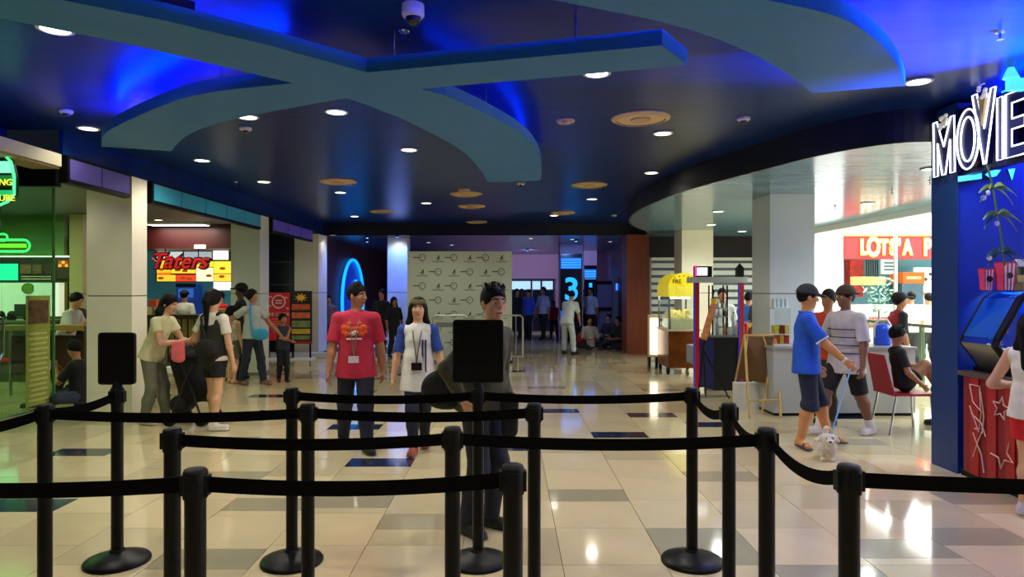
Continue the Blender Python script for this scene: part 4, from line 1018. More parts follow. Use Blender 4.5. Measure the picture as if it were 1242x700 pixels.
# ================================================================ POTATO STALL
DT = 14.8
st = thing('food_stall', 'lit potato snack stall with a yellow menu wall', 'food stall', (-7.0, DT, 0), world=True)
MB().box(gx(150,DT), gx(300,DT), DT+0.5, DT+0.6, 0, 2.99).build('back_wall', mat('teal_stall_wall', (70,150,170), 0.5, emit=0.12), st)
MB().box(gx(150,DT), gx(300,DT), DT-0.5, DT+0.5, gz(303,DT), 2.99).build('canopy', mat('maroon_canopy', (64,8,14), 0.5), st)
MB().box(gx(249,DT), gx(262,DT), DT-0.52, DT-0.5, gz(303,DT), gz(299,DT)).build('light_strip', emis('stall_strip', (255,250,235), 3.0), st)
mw0, mw1 = gx(176,DT), gx(272,DT)
MB().box(mw0, mw1, DT+0.44, DT+0.5, gz(342,DT), gz(303,DT)).build('menu_wall', mat('menu_backing', (60,30,20), 0.5), st)
panels = [(178,192,304,314,(230,235,225)),(193,210,304,313,(180,190,190)),(212,246,304,313,(150,160,165)),(248,267,303,314,(250,250,245)),(178,195,315,331,(240,190,40)),(196,226,316,331,(245,205,60)),(227,248,316,323,(250,215,70)),
          (227,248,324,341,(245,230,190)),(249,271,316,331,(250,220,60)),(249,271,332,341,(250,200,60)),(178,201,333,341,(235,190,50)),(202,226,333,341,(225,60,40)),(178,195,329,333,(200,90,30))]
for x0,x1,y0,y1,c in panels: MB().box(gx(x0,DT), gx(x1,DT), DT+0.425, DT+0.44, gz(y1,DT), gz(y0,DT)).build('menu_panel', mat('menu_%d_%d_%d' % c, c, 0.5, emit=1.25, var=0.25, vscale=6), st)
for x,y in ((184,326),(204,327),(213,328),(243,334),(260,325),(259,335),(183,337),(211,337),(219,338)):
    MB().ball((gx(x,DT), DT+0.42, gz(y,DT)), 0.055, 10, 6, (1.3,0.3,0.6)).build('food_picture', mat('food_orange', (190,96,24), 0.5, emit=0.5, var=0.4, vscale=12), st)
tx = thing('stall_sign', 'red slanted script sign with a dark outline over the menu wall', 'sign', tuple(at(218,326,DT-0.35)), world=True)
Ds = DT-0.4
text('letter_backing', 'Taters', 0.47, mat('sign_black', (22,8,10), 0.5), tx, (gx(217,Ds), Ds, gz(317.5,Ds)), extrude=0.02, offset=0.03, shear=0.35)
text('lettering', 'Taters', 0.47, mat('sign_red', (176,18,28), 0.4, emit=0.15), tx, (gx(217,Ds), Ds-0.03, gz(317.5,Ds)), extrude=0.012, offset=0.006, shear=0.35)
MB().box(gx(186,Ds), gx(255,Ds), Ds+0.02, Ds+0.03, gz(316,Ds), gz(313.5,Ds)).build('back_bar', mat('sign_black', (22,8,10), 0.5), tx)
MB().tube(curve_pts([Vector((gx(x,Ds),Ds-0.03,gz(y,Ds))) for x,y in ((185,313),(193,318),(202,313),(210,311))],5), [0.015]*15+[0.02], 6).build('swash', MATS['sign_red'], tx); MB().tube(curve_pts([Vector((gx(x,Ds),Ds-0.03,gz(y,Ds))) for x,y in ((240,320),(248,315),(255,314))],5), 0.018, 6).build('swash', MATS['sign_red'], tx)
MB().cone((gx(200,Ds),Ds+0.025,gz(313,Ds)), (gx(200,Ds),Ds+0.025,gz(303,DT)+0.05), 0.012, 0.012, 6).build('hanger', M_black, tx); MB().cone((gx(240,Ds),Ds+0.025,gz(313,Ds)), (gx(240,Ds),Ds+0.025,gz(303,DT)+0.05), 0.012, 0.012, 6).build('hanger', M_black, tx)
ct = thing('stall_counter', 'dark counter with upright rails before the potato stall', 'counter', (-6.9, 13.9, 0), world=True)
Dc = 13.8
MB().box(gx(165,Dc), gx(290,Dc), Dc, Dc+0.5, gz(387,Dc), gz(382,Dc)).build('top', mat('dark_counter_top', (40,32,26), 0.3), ct)
MB().box(gx(165,Dc), gx(290,Dc), Dc+0.25, Dc+0.3, 0, gz(387,Dc)).build('front_panel', mat('tan_counter_front', (170,150,104), 0.5), ct)
for i in range(15): x = gx(168+8*i, Dc); MB().box(x, x+0.02, Dc+0.1, Dc+0.13, 0, gz(387,Dc)).build('upright', mat('dark_upright', (34,26,22), 0.5), ct)
MB().box(gx(165,Dc), gx(290,Dc), Dc+0.08, Dc+0.25, 0, 0.08).build('plinth', mat('grey_plinth', (110,104,90), 0.5), ct)
t = thing('drinks_cooler', 'blue drinks cooler behind the potato stall counter', 'cooler', (gx(223,DT), DT+0.2, 0), world=True)
MB().box(gx(211,DT), gx(235,DT), DT+0.1, DT+0.42, 0, gz(345,DT)).build('cabinet', mat('cooler_blue', (20,60,150), 0.4, emit=0.3), t); MB().box(gx(214,DT), gx(232,DT), DT+0.085, DT+0.1, gz(361,DT), gz(350,DT)).build('lit_front', mat('cooler_glow', (40,110,210), 0.4, emit=0.6), t); MB().box(gx(211,DT), gx(235,DT), DT+0.08, DT+0.1, gz(348,DT), gz(344,DT)).build('header', M_black, t)
t = thing('food_warmer', 'bright lit glass food warmer at the right of the stall', 'food warmer', (gx(270,14.0), 14.2, gz(381,14.0)), world=True)
Dm = 14.0
MB().box(gx(259,Dm), gx(281,Dm), Dm, Dm+0.35, gz(352,Dm), gz(342,Dm)).build('lit_header', emis('warmer_header', (255,255,240), 1.6), t); MB().box(gx(259,Dm), gx(281,Dm), Dm, Dm+0.35, gz(382,Dm), gz(375,Dm)).build('tray', mat('warmer_tan', (200,160,80), 0.5), t)
for x in (260,280): MB().box(gx(x,Dm), gx(x+1,Dm), Dm, Dm+0.02, gz(375,Dm), gz(352,Dm)).build('post', M_chrome, t)
t = thing('tray_boxes', 'white food boxes stacked on the left of the stall counter', 'boxes', (gx(186,13.9), 14.0, gz(382,13.8))); 
for i, (x, z, w, c) in enumerate(((-0.15,0,0.25,(215,205,160)),(0.12,0,0.2,(225,215,180)),(-0.02,0.16,0.16,(200,80,40)))): MB().box(x-w/2, x+w/2, -0.1, 0.1, z, z+0.15).build('box', mat('carton_%d' % c[1], c, 0.6), t)
# table seen between the stroller and the stall
t = thing('white_table', 'small white table behind the stroller', 'table', (gx(205,9.6), 9.8, 0), world=True)
MB().box(gx(196,9.6), gx(218,9.6), 9.6, 10.1, gz(453,9.6), gz(446,9.6)).build('tabletop', M_white, t)
for x in (198,216):
    for y in (9.63,10.07): MB().box(gx(x,9.6)-0.015, gx(x,9.6)+0.015, y-0.015, y+0.015, 0, gz(453,9.6)).build('leg', M_chrome, t)
# ---- poster stands
def poster(label, x0, x1, y0, y1, D, rgb, deco):
    t = thing('poster_stand', label, 'poster', (gx((x0+x1)/2,D), D, 0), world=True)
    MB().box(gx(x0,D), gx(x1,D), D, D+0.04, gz(y1,D), gz(y0,D)).build('board', mat('poster_%d_%d_%d' % rgb, rgb, 0.5, emit=0.10), t)
    for x in (x0+2, x1-2): MB().box(gx(x,D)-0.02, gx(x,D)+0.02, D+0.01, D+0.03, 0, gz(y1,D)).build('foot_post', M_black, t)
    MB().box(gx(x0,D)-0.05, gx(x1,D)+0.05, D-0.12, D+0.16, 0, 0.03).build('base', M_white, t)
    deco(t, D-0.006)
def d1(t, D):
    MB().tube([(gx(338,D)+0.145*math.cos(2*math.pi*i/28), D-0.002, gz(366,D)+0.145*math.sin(2*math.pi*i/28)) for i in range(28)], 0.014, 6, True).build('ring', M_white, t)
    for y in (364,367): MB().box(gx(334,D), gx(342,D), D-0.002, D, gz(y+1.2,D), gz(y,D)).build('ring_bar', M_white, t)
    text('lettering', 'WE CATER', 0.105, M_white, t, (gx(337.5,D), D-0.002, gz(381.5,D)), extrude=0.001)
    for i, (x,y) in enumerate(((328,360),(347,361),(327,371),(349,374),(329,394),(346,397))): MB().ball((gx(x,D), D-0.004, gz(y,D)), 0.03, 8, 5, (1.4,0.15,0.8)).build('snack_print', mat('snack_print', (230,170,120), 0.5), t)
    for i in range(6): MB().box(gx(330+(i%2),D), gx(345-(i%3),D), D-0.002, D, gz(387.5+3*i,D), gz(386.5+3*i,D)).build('print_line', mat('pink_line', (230,130,120), 0.6), t)
poster('red poster stand with a white ring emblem between the left pillars', 324, 351, 355, 413, 15.4, (186,20,32), d1)
def d2(t, D):
    pts = [(gx(365,D)+(0.16 if i%2==0 else 0.07)*math.cos(math.pi*i/9), gz(361,D)+(0.11 if i%2==0 else 0.05)*math.sin(math.pi*i/9)) for i in range(18)]
    MB().prismM(pts, 0, 0.006, Matrix(((1,0,0,0),(0,0,-1,D),(0,1,0,0),(0,0,0,1)))).build('yellow_burst', mat('burst_yellow', (225,170,40), 0.5, emit=0.1), t)
    for y0,y1,c in ((369,376,(190,80,40)),(379,386,(200,96,50)),(389,397,(110,120,70)),(399,405,(190,150,40)),(407,412,(210,120,40))):
        MB().box(gx(354,D), gx(376,D), D-0.003, D, gz(y1,D), gz(y0,D)).build('food_strip', mat('poster_food_%d' % c[1], c, 0.5, emit=0.08, var=0.5, vscale=9), t)
    MB().box(gx(353,D), gx(378,D), D-0.003, D, gz(416.5,D), gz(414,D)).build('red_strip', mat('poster_red', (180,20,24), 0.5), t)
poster('dark food poster stand with a yellow burst before the third pillar', 353, 378, 353, 417, 15.4, (24,20,28), d2)
t = thing('low_platform', 'low white platform ledge under the poster stands', 'platform', (-4.6, 16.0, 0), world=True); MB().box(-5.9, -3.9, 15.62, 16.1, 0, 0.10).build('ledge', mat('cream_ledge', (220,205,170), 0.5), t); MB().box(-5.9, -3.9, 15.6, 15.62, 0.02, 0.09).build('nosing', M_white, t)
t = thing('glass_display', 'tall black display case between the second and third pillars', 'cabinet', (-6.1, 16.4, 0), world=True)
MB().box(-7.0, -5.25, 16.4, 16.9, 0, 2.9).build('case', mat('black_case', (16,13,13), 0.35), t)
for z in (1.15, 1.7, 2.25): MB().box(-6.95, -5.3, 16.38, 16.4, z, z+0.03).build('shelf_edge', mat('case_edge', (80,74,66), 0.4), t)
# ================================================================ RIGHT ZONE: SHUTTERS, FOOD STALLS
def shutter(label, x0, x1, D, z0, z1):
    t = thing('roller_shutter', label, 'shutter', ((x0+x1)/2, D, 0), world=True)
    for x in (x0, x1-0.05): MB().box(x, x+0.05, D, D+0.06, 0, z1).build('side_rail', M_chrome, t)
    MB().box(x0+0.05, x1-0.05, D+0.05, D+0.06, z0, z1).build('back_sheet', mat('shutter_gap', (96,112,116), 0.6), t)
    z = z0
    while z < z1-0.05: MB().box(x0+0.05, x1-0.05, D+0.005, D+0.045, z, z+0.115).build('slat', mat('shutter_slat', (232,240,236), 0.4), t); z += 0.187
shutter('white slatted shutter behind the yellow cart', gx(788,17.3), gx(827,17.3), 17.32, 0.1, 2.42)
shutter('white slatted shutter between the two right pillars', gx(862,17.3), gx(940,17.3), 17.32, 0.1, 2.42)
shutter('white slatted shutter right of the wide pillar', gx(941,17.3), 8.6, 17.32, 0.1, 2.42)
# yellow cart
ca = thing('food_cart', 'food cart with a yellow domed awning and copper body', 'food cart', (3.25, 13.0, 0), world=True)
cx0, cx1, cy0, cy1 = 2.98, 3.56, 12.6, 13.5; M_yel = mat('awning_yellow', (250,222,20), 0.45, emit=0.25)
zv0, zv1, zt_ = gz(360,12.6), gz(347,12.6), gz(331,12.6)
arc = [(cx0+(cx1-cx0)*(0.5-0.5*math.cos(math.pi*i/10)), zv1+(zt_-zv1)*math.sin(math.pi*i/10)) for i in range(11)]
Mf2 = lambda D: Matrix(((1,0,0,0),(0,0,-1,D),(0,1,0,0),(0,0,0,1)))
MB().prismM(arc, -(cy1-cy0), 0, Mf2(cy0)).build('awning_dome', M_yel, ca)
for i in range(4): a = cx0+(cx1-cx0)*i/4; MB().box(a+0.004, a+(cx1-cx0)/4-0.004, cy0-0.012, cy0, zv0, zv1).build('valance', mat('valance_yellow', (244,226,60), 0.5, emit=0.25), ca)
for i in range(3): a = cy0+(cy1-cy0)*i/3; MB().box(cx0-0.012, cx0, a+0.004, a+(cy1-cy0)/3-0.004, zv0, zv1).build('valance', MATS['valance_yellow'], ca)
text('lettering', 'FRE', 0.11, M_black, ca, (gx(821,cy0), cy0-0.008, gz(341.5,cy0)), extrude=0.003)
for i in range(5): MB().ball((cx0+0.12+0.085*i, cy0-0.004, zv1+0.16+0.03*math.sin(i*0.8)), 0.012, 8, 5).build('print_dot', M_black, ca)
zb_ = gz(402,12.6)
MB().box(cx0, cx1, cy0, cy1, 0.12, zb_).build('body', mat('copper_panel', (150,84,40), 0.25, 0.6, var=0.3, vscale=4), ca)
MB().box(cx0-0.03, cx1+0.03, cy0-0.03, cy1+0.03, zb_, zb_+0.035).build('counter_top', mat('cart_top', (200,190,160), 0.4), ca)
for x in (cx0+0.02, cx1-0.02):
    for y in (cy0+0.02, cy1-0.02): MB().box(x-0.015, x+0.015, y-0.015, y+0.015, zb_+0.035, zv1).build('post', M_chrome, ca)
    for y in (cy0+0.12, cy1-0.12): MB().cone((x-0.02,y,0.07),(x+0.02,y,0.07),0.07,0.07,14).build('wheel', M_black, ca)
MB().box(cx0+0.04, cx0+0.046, cy0+0.04, cy1-0.04, zb_+0.04, zv0).build('side_glass', glass('clear_glass', (220,240,235), 0.3), ca); MB().box(cx0+0.04, cx1-0.04, cy0+0.04, cy0+0.046, zb_+0.04, zv0).build('front_glass', MATS['clear_glass'], ca)
MB().box(cx0+0.1, cx1-0.05, cy0+0.2, cy1-0.1, zb_+0.04, zb_+0.22).build('food_tray', mat('tray_cream', (220,210,170), 0.5), ca)
b = MB(); rr = random.Random(5)
for i in range(46): b.ball((rr.uniform(cx0+0.12,cx1-0.1), rr.uniform(cy0+0.24,cy1-0.16), zb_+0.23+rr.uniform(0,0.14)), 0.05, 6, 4)
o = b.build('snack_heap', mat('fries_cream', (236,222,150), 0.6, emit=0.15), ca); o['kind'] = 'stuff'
MB().box(cx0+0.1, cx1-0.1, cy0+0.3, cy0+0.36, zv0-0.04, zv0-0.01).build('lamp', emis('cart_lamp', (255,250,220), 10), ca)
t = thing('light_box', 'upright glowing white light box beside the brown wall end', 'light box', (gx(793,13.6), 13.6, 0), world=True)
MB().box(gx(787,13.6), gx(799,13.6), 13.6, 13.72, gz(433,13.6), gz(382,13.6)).build('case', mat('box_cream', (220,200,150), 0.5), t); MB().box(gx(788.5,13.6), gx(797.5,13.6), 13.585, 13.6, gz(430,13.6), gz(386,13.6)).build('lit_face', emis('lightbox_white', (255,252,225), 2.2), t)
for x in (788,797): MB().box(gx(x,13.6)-0.02, gx(x,13.6)+0.02, 13.6, 13.72, 0, gz(433,13.6)).build('foot', M_black, t)
# bar stall with red posts
sb = thing('bar_stall', 'black counter stall with red posts and a pale top rail', 'food stall', (3.6, 10.9, 0), world=True)
D0, D1_ = 10.6, 11.1; M_redp = mat('red_post', (186,20,34), 0.4); M_vio = mat('violet_trim', (70,60,190), 0.4, emit=0.15)
bx0, bx1 = gx(845,D0), gx(899,D0)
for x in (bx0, bx1):
    for D in (D0,): MB().box(x-0.03, x+0.035, D-0.03, D+0.03, 0, gz(341,D0)).build('post', M_redp, sb); MB().box(x-0.045, x-0.03, D-0.03, D+0.03, 0, gz(341,D0)).build('violet_edge', M_vio, sb)
M_rail = mat('pale_rail', (196,204,198), 0.5)
for D in (D0,): MB().box(bx0-0.08, bx1+0.09, D-0.04, D+0.04, gz(343,D0), gz(336,D0)).build('top_rail', M_rail, sb)
for x in (bx0, bx1): MB().box(x-0.04, x+0.04, D0+0.04, D1_-0.04, gz(343,D0), gz(336,D0)).build('side_rail', M_rail, sb)
zc = gz(407,D0); xr = gx(936,D0)
MB().box(gx(866,D0), xr, D0+0.02, D0+0.55, 0, zc-0.03).build('counter_body', mat('black_counter', (14,14,18), 0.35), sb); MB().box(gx(863,D0), xr+0.02, D0-0.02, D0+0.58, zc-0.03, zc).build('counter_top', mat('grey_stone_top', (120,126,124), 0.3), sb)
MB().box(bx0, gx(866,D0), D0+0.02, D0+0.06, 0.05, zc-0.03).build('side_panel', mat('violet_panel', (36,38,92), 0.3), sb)
MB().box(bx0+0.05, gx(866,D0), D0+0.4, D0+0.8, zc-0.5, zc-0.2).build('ice_bin', mat('bin_grey', (150,160,170), 0.3), sb)
p = at(868,330,D0); t = thing('lit_sign_box', 'black sign box with a bright white face on the stall rail', 'sign', (gx(852,D0), D0, gz(336,D0)), world=True)
MB().box(gx(842,D0), gx(863,D0), D0-0.03, D0+0.05, gz(336,D0), gz(323,D0)).build('case', M_black, t); MB().box(gx(845,D0), gx(857,D0), D0-0.04, D0-0.03, gz(334,D0), gz(325,D0)).build('lit_face', emis('sign_face_white', (240,248,250), 2.5), t); MB().box(gx(842,D0), gx(844.5,D0), D0-0.04, D0-0.03, gz(335,D0), gz(322,D0)).build('pink_edge', emis('pink_edge', (240,60,160), 1.0), t)
t = thing('lantern', 'black house-shaped lantern on the stall rail', 'lantern', (gx(897,D0), D0, gz(336,D0)), world=True)
MB().box(gx(893,D0), gx(901,D0), D0-0.05, D0+0.05, gz(336,D0), gz(326,D0)).build('case', M_black, t); MB().add([(gx(892.5,D0),D0-0.06,gz(326,D0)),(gx(901.5,D0),D0-0.06,gz(326,D0)),(gx(901.5,D0),D0+0.06,gz(326,D0)),(gx(892.5,D0),D0+0.06,gz(326,D0)),(gx(897,D0),D0,gz(319,D0))],[(0,1,4),(1,2,4),(2,3,4),(3,0,4),(0,3,2,1)]).build('roof', M_black, t)
# goods on the bar counter
t = thing('bottle_rack', 'dark wire rack of bottles on the bar counter', 'rack', (gx(876,D0), D0+0.3, zc), world=True)
for x in (868,886): MB().box(gx(x,D0)-0.01, gx(x,D0)+0.01, D0+0.15, D0+0.17, zc, gz(346,D0)).build('upright', M_black, t); MB().box(gx(x,D0)-0.01, gx(x,D0)+0.01, D0+0.35, D0+0.37, zc, gz(346,D0)).build('upright', M_black, t)
for y in (374,384): MB().box(gx(868,D0), gx(886,D0), D0+0.14, D0+0.38, gz(y+1,D0), gz(y,D0)).build('shelf', M_chrome, t)
def bottle(label, px, D, z, rgb, hgt, r=0.03, group='bottles on the bar stall'):
    t = thing('bottle', label, 'bottle', (gx(px,D), D, z), group=group)
    MB().lathe([(r,0),(r,hgt*0.6),(r*0.45,hgt*0.78),(r*0.4,hgt)], n=12).smooth().build('glass_body', mat('bottle_%d_%d_%d' % rgb, rgb, 0.15), t); MB().lathe([(r*0.48,hgt),(r*0.48,hgt+0.03),(0.004,hgt+0.03)], n=10).build('cap', M_chrome, t)
bottle('pale bottle on the left of the bar counter', 870, D0+0.25, zc, (190,210,200), 0.25); bottle('blue tinted bottle on the bar counter', 881, D0+0.2, zc, (110,170,200), 0.26); bottle('clear bottle right of the wire rack', 890, D0+0.2, zc, (210,220,220), 0.34); bottle('white squat bottle before the red post', 895, D0+0.12, zc, (230,230,230), 0.2, 0.045)
bottle('tall bright green bottle on the bar counter', 924, D0+0.2, zc, (60,170,40), 0.36, 0.055); bottle('pale green bottle beside the tall green one', 933, D0+0.2, zc, (170,190,170), 0.36, 0.05)
t = thing('bread_basket', 'wicker basket heaped with bread rolls on the bar counter', 'basket', (gx(910,D0), D0+0.2, zc), world=True)
MB().lathe([(0.10,0),(0.135,0.09),(0.125,0.09),(0.095,0.01)], (gx(910,D0), D0+0.2, zc), 18).build('wicker', mat('wicker', (120,80,36), 0.7, bump=0.5, bscale=80), t)
for i in range(9): a = i*0.7; MB().ball((gx(910,D0)+0.075*math.cos(a)*(i>0), D0+0.2+0.07*math.sin(a)*(i>0), zc+0.10+0.03*(i%3)), 0.042, 9, 6, (1.2,1,0.8)).build('bread_roll', mat('bread', (206,150,60), 0.6), t)
for lab, px, c in (('red snack packet lying on the bar counter',916,(210,30,30)),('dark red snack packet lying left on the bar counter',904,(150,60,50)),('yellow snack packet lying on the bar counter',928,(220,190,60))):
    t = thing('snack_packet', lab, 'packet', (gx(px,D0), D0+0.05, zc)); MB().add([(-0.07,-0.04,0.0),(0.07,-0.04,0.0),(0.07,0.04,0.0),(-0.07,0.04,0.0),(-0.045,-0.02,0.05),(0.045,-0.02,0.05),(0.045,0.02,0.05),(-0.045,0.02,0.05)],[(0,3,2,1),(4,5,6,7),(0,1,5,4),(1,2,6,5),(2,3,7,6),(3,0,4,7)]).build('pouch', mat('packet_%d' % c[0], c, 0.4), t); MB().box(-0.078,-0.07,-0.04,0.04,0,0.012).build('seal', mat('packet_seal', (230,230,220), 0.4), t)
# cups and jars crowding the bar counter
for i, (px, hh, rr_, c) in enumerate(((874,0.13,0.035,(230,232,226)),(878,0.17,0.03,(180,120,60)),(885,0.12,0.04,(214,220,214)),(900,0.16,0.035,(240,240,236)),(905,0.2,0.028,(200,60,40)),(929,0.14,0.04,(220,180,70)),(935,0.22,0.03,(150,170,160)))):
    t = thing('jar', ('first','second','third','fourth','fifth','sixth','seventh')[i]+' small jar from the left along the front of the bar counter', 'jar', (gx(px,D0+0.06), D0+0.06, zc), group='jars on the bar counter')
    MB().lathe([(rr_,0),(rr_*1.05,hh*0.5),(rr_,hh*0.85),(rr_*0.7,hh*0.95)], n=12).smooth().build('jar_body', mat('jar_%d_%d' % (c[0],c[1]), c, 0.3), t); MB().lathe([(rr_*0.75,hh*0.95),(rr_*0.75,hh*1.08),(0.004,hh*1.08)], n=12).build('lid', M_chrome, t)
for i, (px, pz) in enumerate(((872,374),(877,374),(882,374),(873,384),(881,384))):
    t = thing('bottle', ('first','second','third','fourth','fifth')[i]+' short pale bottle on the wire rack shelves', 'bottle', (gx(px,D0+0.2), D0+0.25, gz(pz,D0)), group='bottles on the wire rack'); MB().lathe([(0.022,0),(0.022,0.07),(0.01,0.09),(0.01,0.11)], n=10).build('glass_body', mat('rack_bottle_%d' % (i%3), ((206,214,206),(150,110,60),(170,200,210))[i%3], 0.2), t); MB().lathe([(0.012,0.11),(0.012,0.12),(0.003,0.12)], n=8).build('cap', M_black, t)
# tripod with an orange card
t = thing('tripod_stand', 'black tripod holding a slanted orange card', 'tripod', tuple(Vector((gx(853,9.6), 9.6, 0))), world=True)
Dp = 9.6; hub = at(853,424,Dp)
MB().tube([hub, at(866,352,Dp)], 0.012, 8).build('column', M_black, t)
for q in (at(846,487,9.6), Vector((gx(886,9.7),9.75,0.01)), Vector((gx(856,10.1),10.1,0.01))): MB().tube([hub, Vector((q.x,q.y,0.012))], 0.011, 8).build('leg', M_black, t)
MB().ball(hub, 0.03, 10, 7).build('joint', M_black, t)
a0, a1 = at(853,412,Dp), at(866,368,Dp); d = (a1-a0).normalized(); nrm = Vector((d.z,0,-d.x))*0.045
MB().add([a0-nrm, a0+nrm, a1+nrm, a1-nrm, a0-nrm+Vector((0,-0.012,0)), a0+nrm+Vector((0,-0.012,0)), a1+nrm+Vector((0,-0.012,0)), a1-nrm+Vector((0,-0.012,0))], [(0,1,2,3),(7,6,5,4),(0,4,5,1),(1,5,6,2),(2,6,7,3),(3,7,4,0)]).build('orange_card', mat('orange_card', (206,130,70), 0.5, var=0.3, vscale=14), t)
MB().cone(at(866,368,Dp-0.01), at(866,362,Dp-0.01), 0.04, 0.045, 12).build('yellow_knob', mat('knob_yellow', (230,180,30), 0.5), t)
# grey counter with goods
M_cg = mat('grey_counter_front', (176,180,178), 0.45)
gc = thing('grey_counter', 'long pale grey counter behind the dog walker', 'counter', (4.2, 8.6, 0), world=True)
gcx0, gcx1, gcz = gx(938,8.47), gx(1110,8.47), gz(421,8.47)
MB().box(gcx0, gcx1, 8.47, 9.1, 0.04, gcz-0.03).build('body', M_cg, gc); MB().box(gcx0-0.02, gcx1+0.02, 8.45, 9.12, gcz-0.03, gcz).build('top', mat('grey_counter_top', (150,154,152), 0.35), gc); MB().box(gcx0+0.02, gcx1-0.02, 8.5, 9.08, 0, 0.04).build('plinth', M_black, gc)
MB().box(gx(893,9.0), gcx0, 8.95, 9.15, 0.0, gz(465,9.0)).build('side_wing', M_white, gc)
t = thing('glass_display', 'clear glass display box of sauces on the grey counter', 'display', (gx(945,8.7), 8.75, gcz), world=True)
MB().box(gx(938,8.7), gx(957,8.7), 8.65, 8.95, gcz, gcz+0.02).build('base', M_white, t); MB().box(gx(938,8.7), gx(957,8.7), 8.65, 8.66, gcz+0.02, gz(374,8.7)).build('front_glass', MATS['clear_glass'], t); MB().box(gx(938,8.7), gx(957,8.7), 8.65, 8.95, gz(375,8.7), gz(373,8.7)).build('lid', mat('pale_lid', (205,220,215), 0.3), t)
for i, c in enumerate(((190,40,30),(210,170,50),(170,30,40),(200,190,70),(120,30,30),(220,200,90))): MB().box(gx(939+6*(i%3),8.75), gx(944+6*(i%3),8.75), 8.72, 8.85, gcz+0.02+0.13*(i//3), gcz+0.13+0.13*(i//3)).build('sauce_pack', mat('sauce_%d' % i, c, 0.4, var=0.3, vscale=12), t)
for i in range(4):
    z = gz(373,8.7); x = gx(940+5*i,8.75); t = thing('drinking_glass', ('first','second','third','fourth')[i]+' upturned clear glass from the left on the display lid', 'glass', (x, 8.8, z), group='upturned glasses')
    MB().lathe([(0.030,0),(0.024,0.10),(0.02,0.10),(0.026,0.004)], n=14).build('tumbler', mat('glass_pale', (200,215,212), 0.1), t); MB().lathe([(0.026,0.10),(0.026,0.11),(0.004,0.11)], n=12).build('foot', MATS['glass_pale'], t)
t = thing('water_jug', 'blue plastic water jug with a white handle on the grey counter', 'jug', (gx(1073,8.7), 8.75, gcz))
w_ = (gx(1083,8.7)-gx(1063,8.7))/2
MB().lathe([(w_*0.9,0),(w_,0.02),(w_,0.20),(w_*0.85,0.25),(w_*0.4,0.28)], n=18).smooth().build('jug_body', mat('jug_blue', (30,80,215), 0.35, emit=0.05), t); MB().tube([(-w_,0,0.1),(-w_*0.9,0,0.27),(-w_*0.5,0,0.33),(w_*0.5,0,0.33),(w_*0.9,0,0.27),(w_,0,0.1)], 0.018, 8).build('handle', M_white, t)
# A-frame sign seen from behind
af = thing('a_frame_board', 'wooden A-frame board seen from behind by the bar stall', 'easel', (gx(915,8.8), 8.8, 0), world=True)
TL, TR = at(903,407,8.75), at(940,407,8.75); M_pine = mat('pine_wood', (206,170,96), 0.55, var=0.15, vscale=6)
def foot(px, py): D = 1304/(py-351); return Vector((gx(px,D), D, 0.012))
FL, FR, BL, BR = foot(909,508), foot(947,507), foot(887,489), foot(924,503)
for a, c in ((TL,FL),(TR,FR),(TL,BL),(TR,BR)): MB().tube([a, c], 0.016, 6).build('leg', M_pine, af)
MB().tube([TL, TR], 0.016, 6).build('top_rail', M_pine, af); MB().tube([FL*0.25+TL*0.75+Vector((0,0,0)), TL*0.9+TR*0.1], 0.010, 6).build('brace', M_pine, af); MB().tube([TL+(FL-TL)*0.8, TR+(FR-TR)*0.8], 0.012, 6).build('cross_rail', M_pine, af)
bl, br = TL+(BL-TL)*0.62, TR+(BR-TR)*0.62; n_ = (TR-TL).cross(bl-TL).normalized()*0.012
MB().add([TL,TR,br,bl,TL+n_,TR+n_,br+n_,bl+n_], [(0,1,2,3),(7,6,5,4),(0,4,5,1),(1,5,6,2),(2,6,7,3),(3,7,4,0)]).build('board', mat('brown_hardboard', (104,72,36), 0.7, var=0.1), af)
MB().tube([TL+(bl-TL)*0.5, TL*0.5+TR*0.5-n_*0.5], 0.010, 6).build('brace', M_pine, af); MB().tube([TR+(br-TR)*0.5, TL*0.4+TR*0.6-n_*0.5], 0.010, 6).build('brace', M_pine, af)

# ================================================================ ATRIUM AND PIZZA SHOP
sg = thing('shop_sign', 'red shop fascia with glowing yellow and white letters across the atrium', 'sign', (8.6, Dw, 2.3), world=True)
MB().box(gx(1023,Dw), 13.5, Dw-0.06, Dw+0.3, gz(314,Dw), gz(286,Dw)).build('fascia_board', mat('pizza_red', (190,34,36), 0.5), sg)
MB().box(gx(1023,Dw), 13.5, Dw-0.1, Dw-0.06, gz(286.5,Dw), gz(284,Dw)).build('light_rail', emis('yellow_rail', (255,220,90), 1.2), sg)
M_lw = emis('white_lit_letter', (255,255,250), 1.6); M_ly = emis('yellow_halo_letter', (255,210,40), 0.9)
for ch, px, sz in (('L',1045,0.46),('O',1057,0.60),('T',1069.5,0.46),('S',1080,0.46),("'",1088,0.46),('A',1098,0.46),('P',1122,0.52)):
    text('letter_halo', ch, sz, M_ly, sg, (gx(px,Dw), Dw-0.08, gz(301,Dw)), extrude=0.008, offset=0.03, xs=0.62); text('letter', ch, sz, M_lw, sg, (gx(px,Dw), Dw-0.10, gz(301,Dw)), extrude=0.008, offset=0.008, xs=0.62)
ps = thing('pizza_shop_front', 'teal shop interior with lit panels under the red sign', 'shop front', (9, 16.6, 0), world=True)
Di = 17.2
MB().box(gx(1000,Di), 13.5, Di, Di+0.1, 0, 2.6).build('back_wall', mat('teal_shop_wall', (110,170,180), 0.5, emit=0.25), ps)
MB().box(gx(1024,Di), gx(1040,Di), Di-0.3, Di, gz(360,Di), gz(316,Di)).build('red_menu', mat('red_menu', (190,50,40), 0.5, emit=0.3, var=0.5, vscale=7), ps)
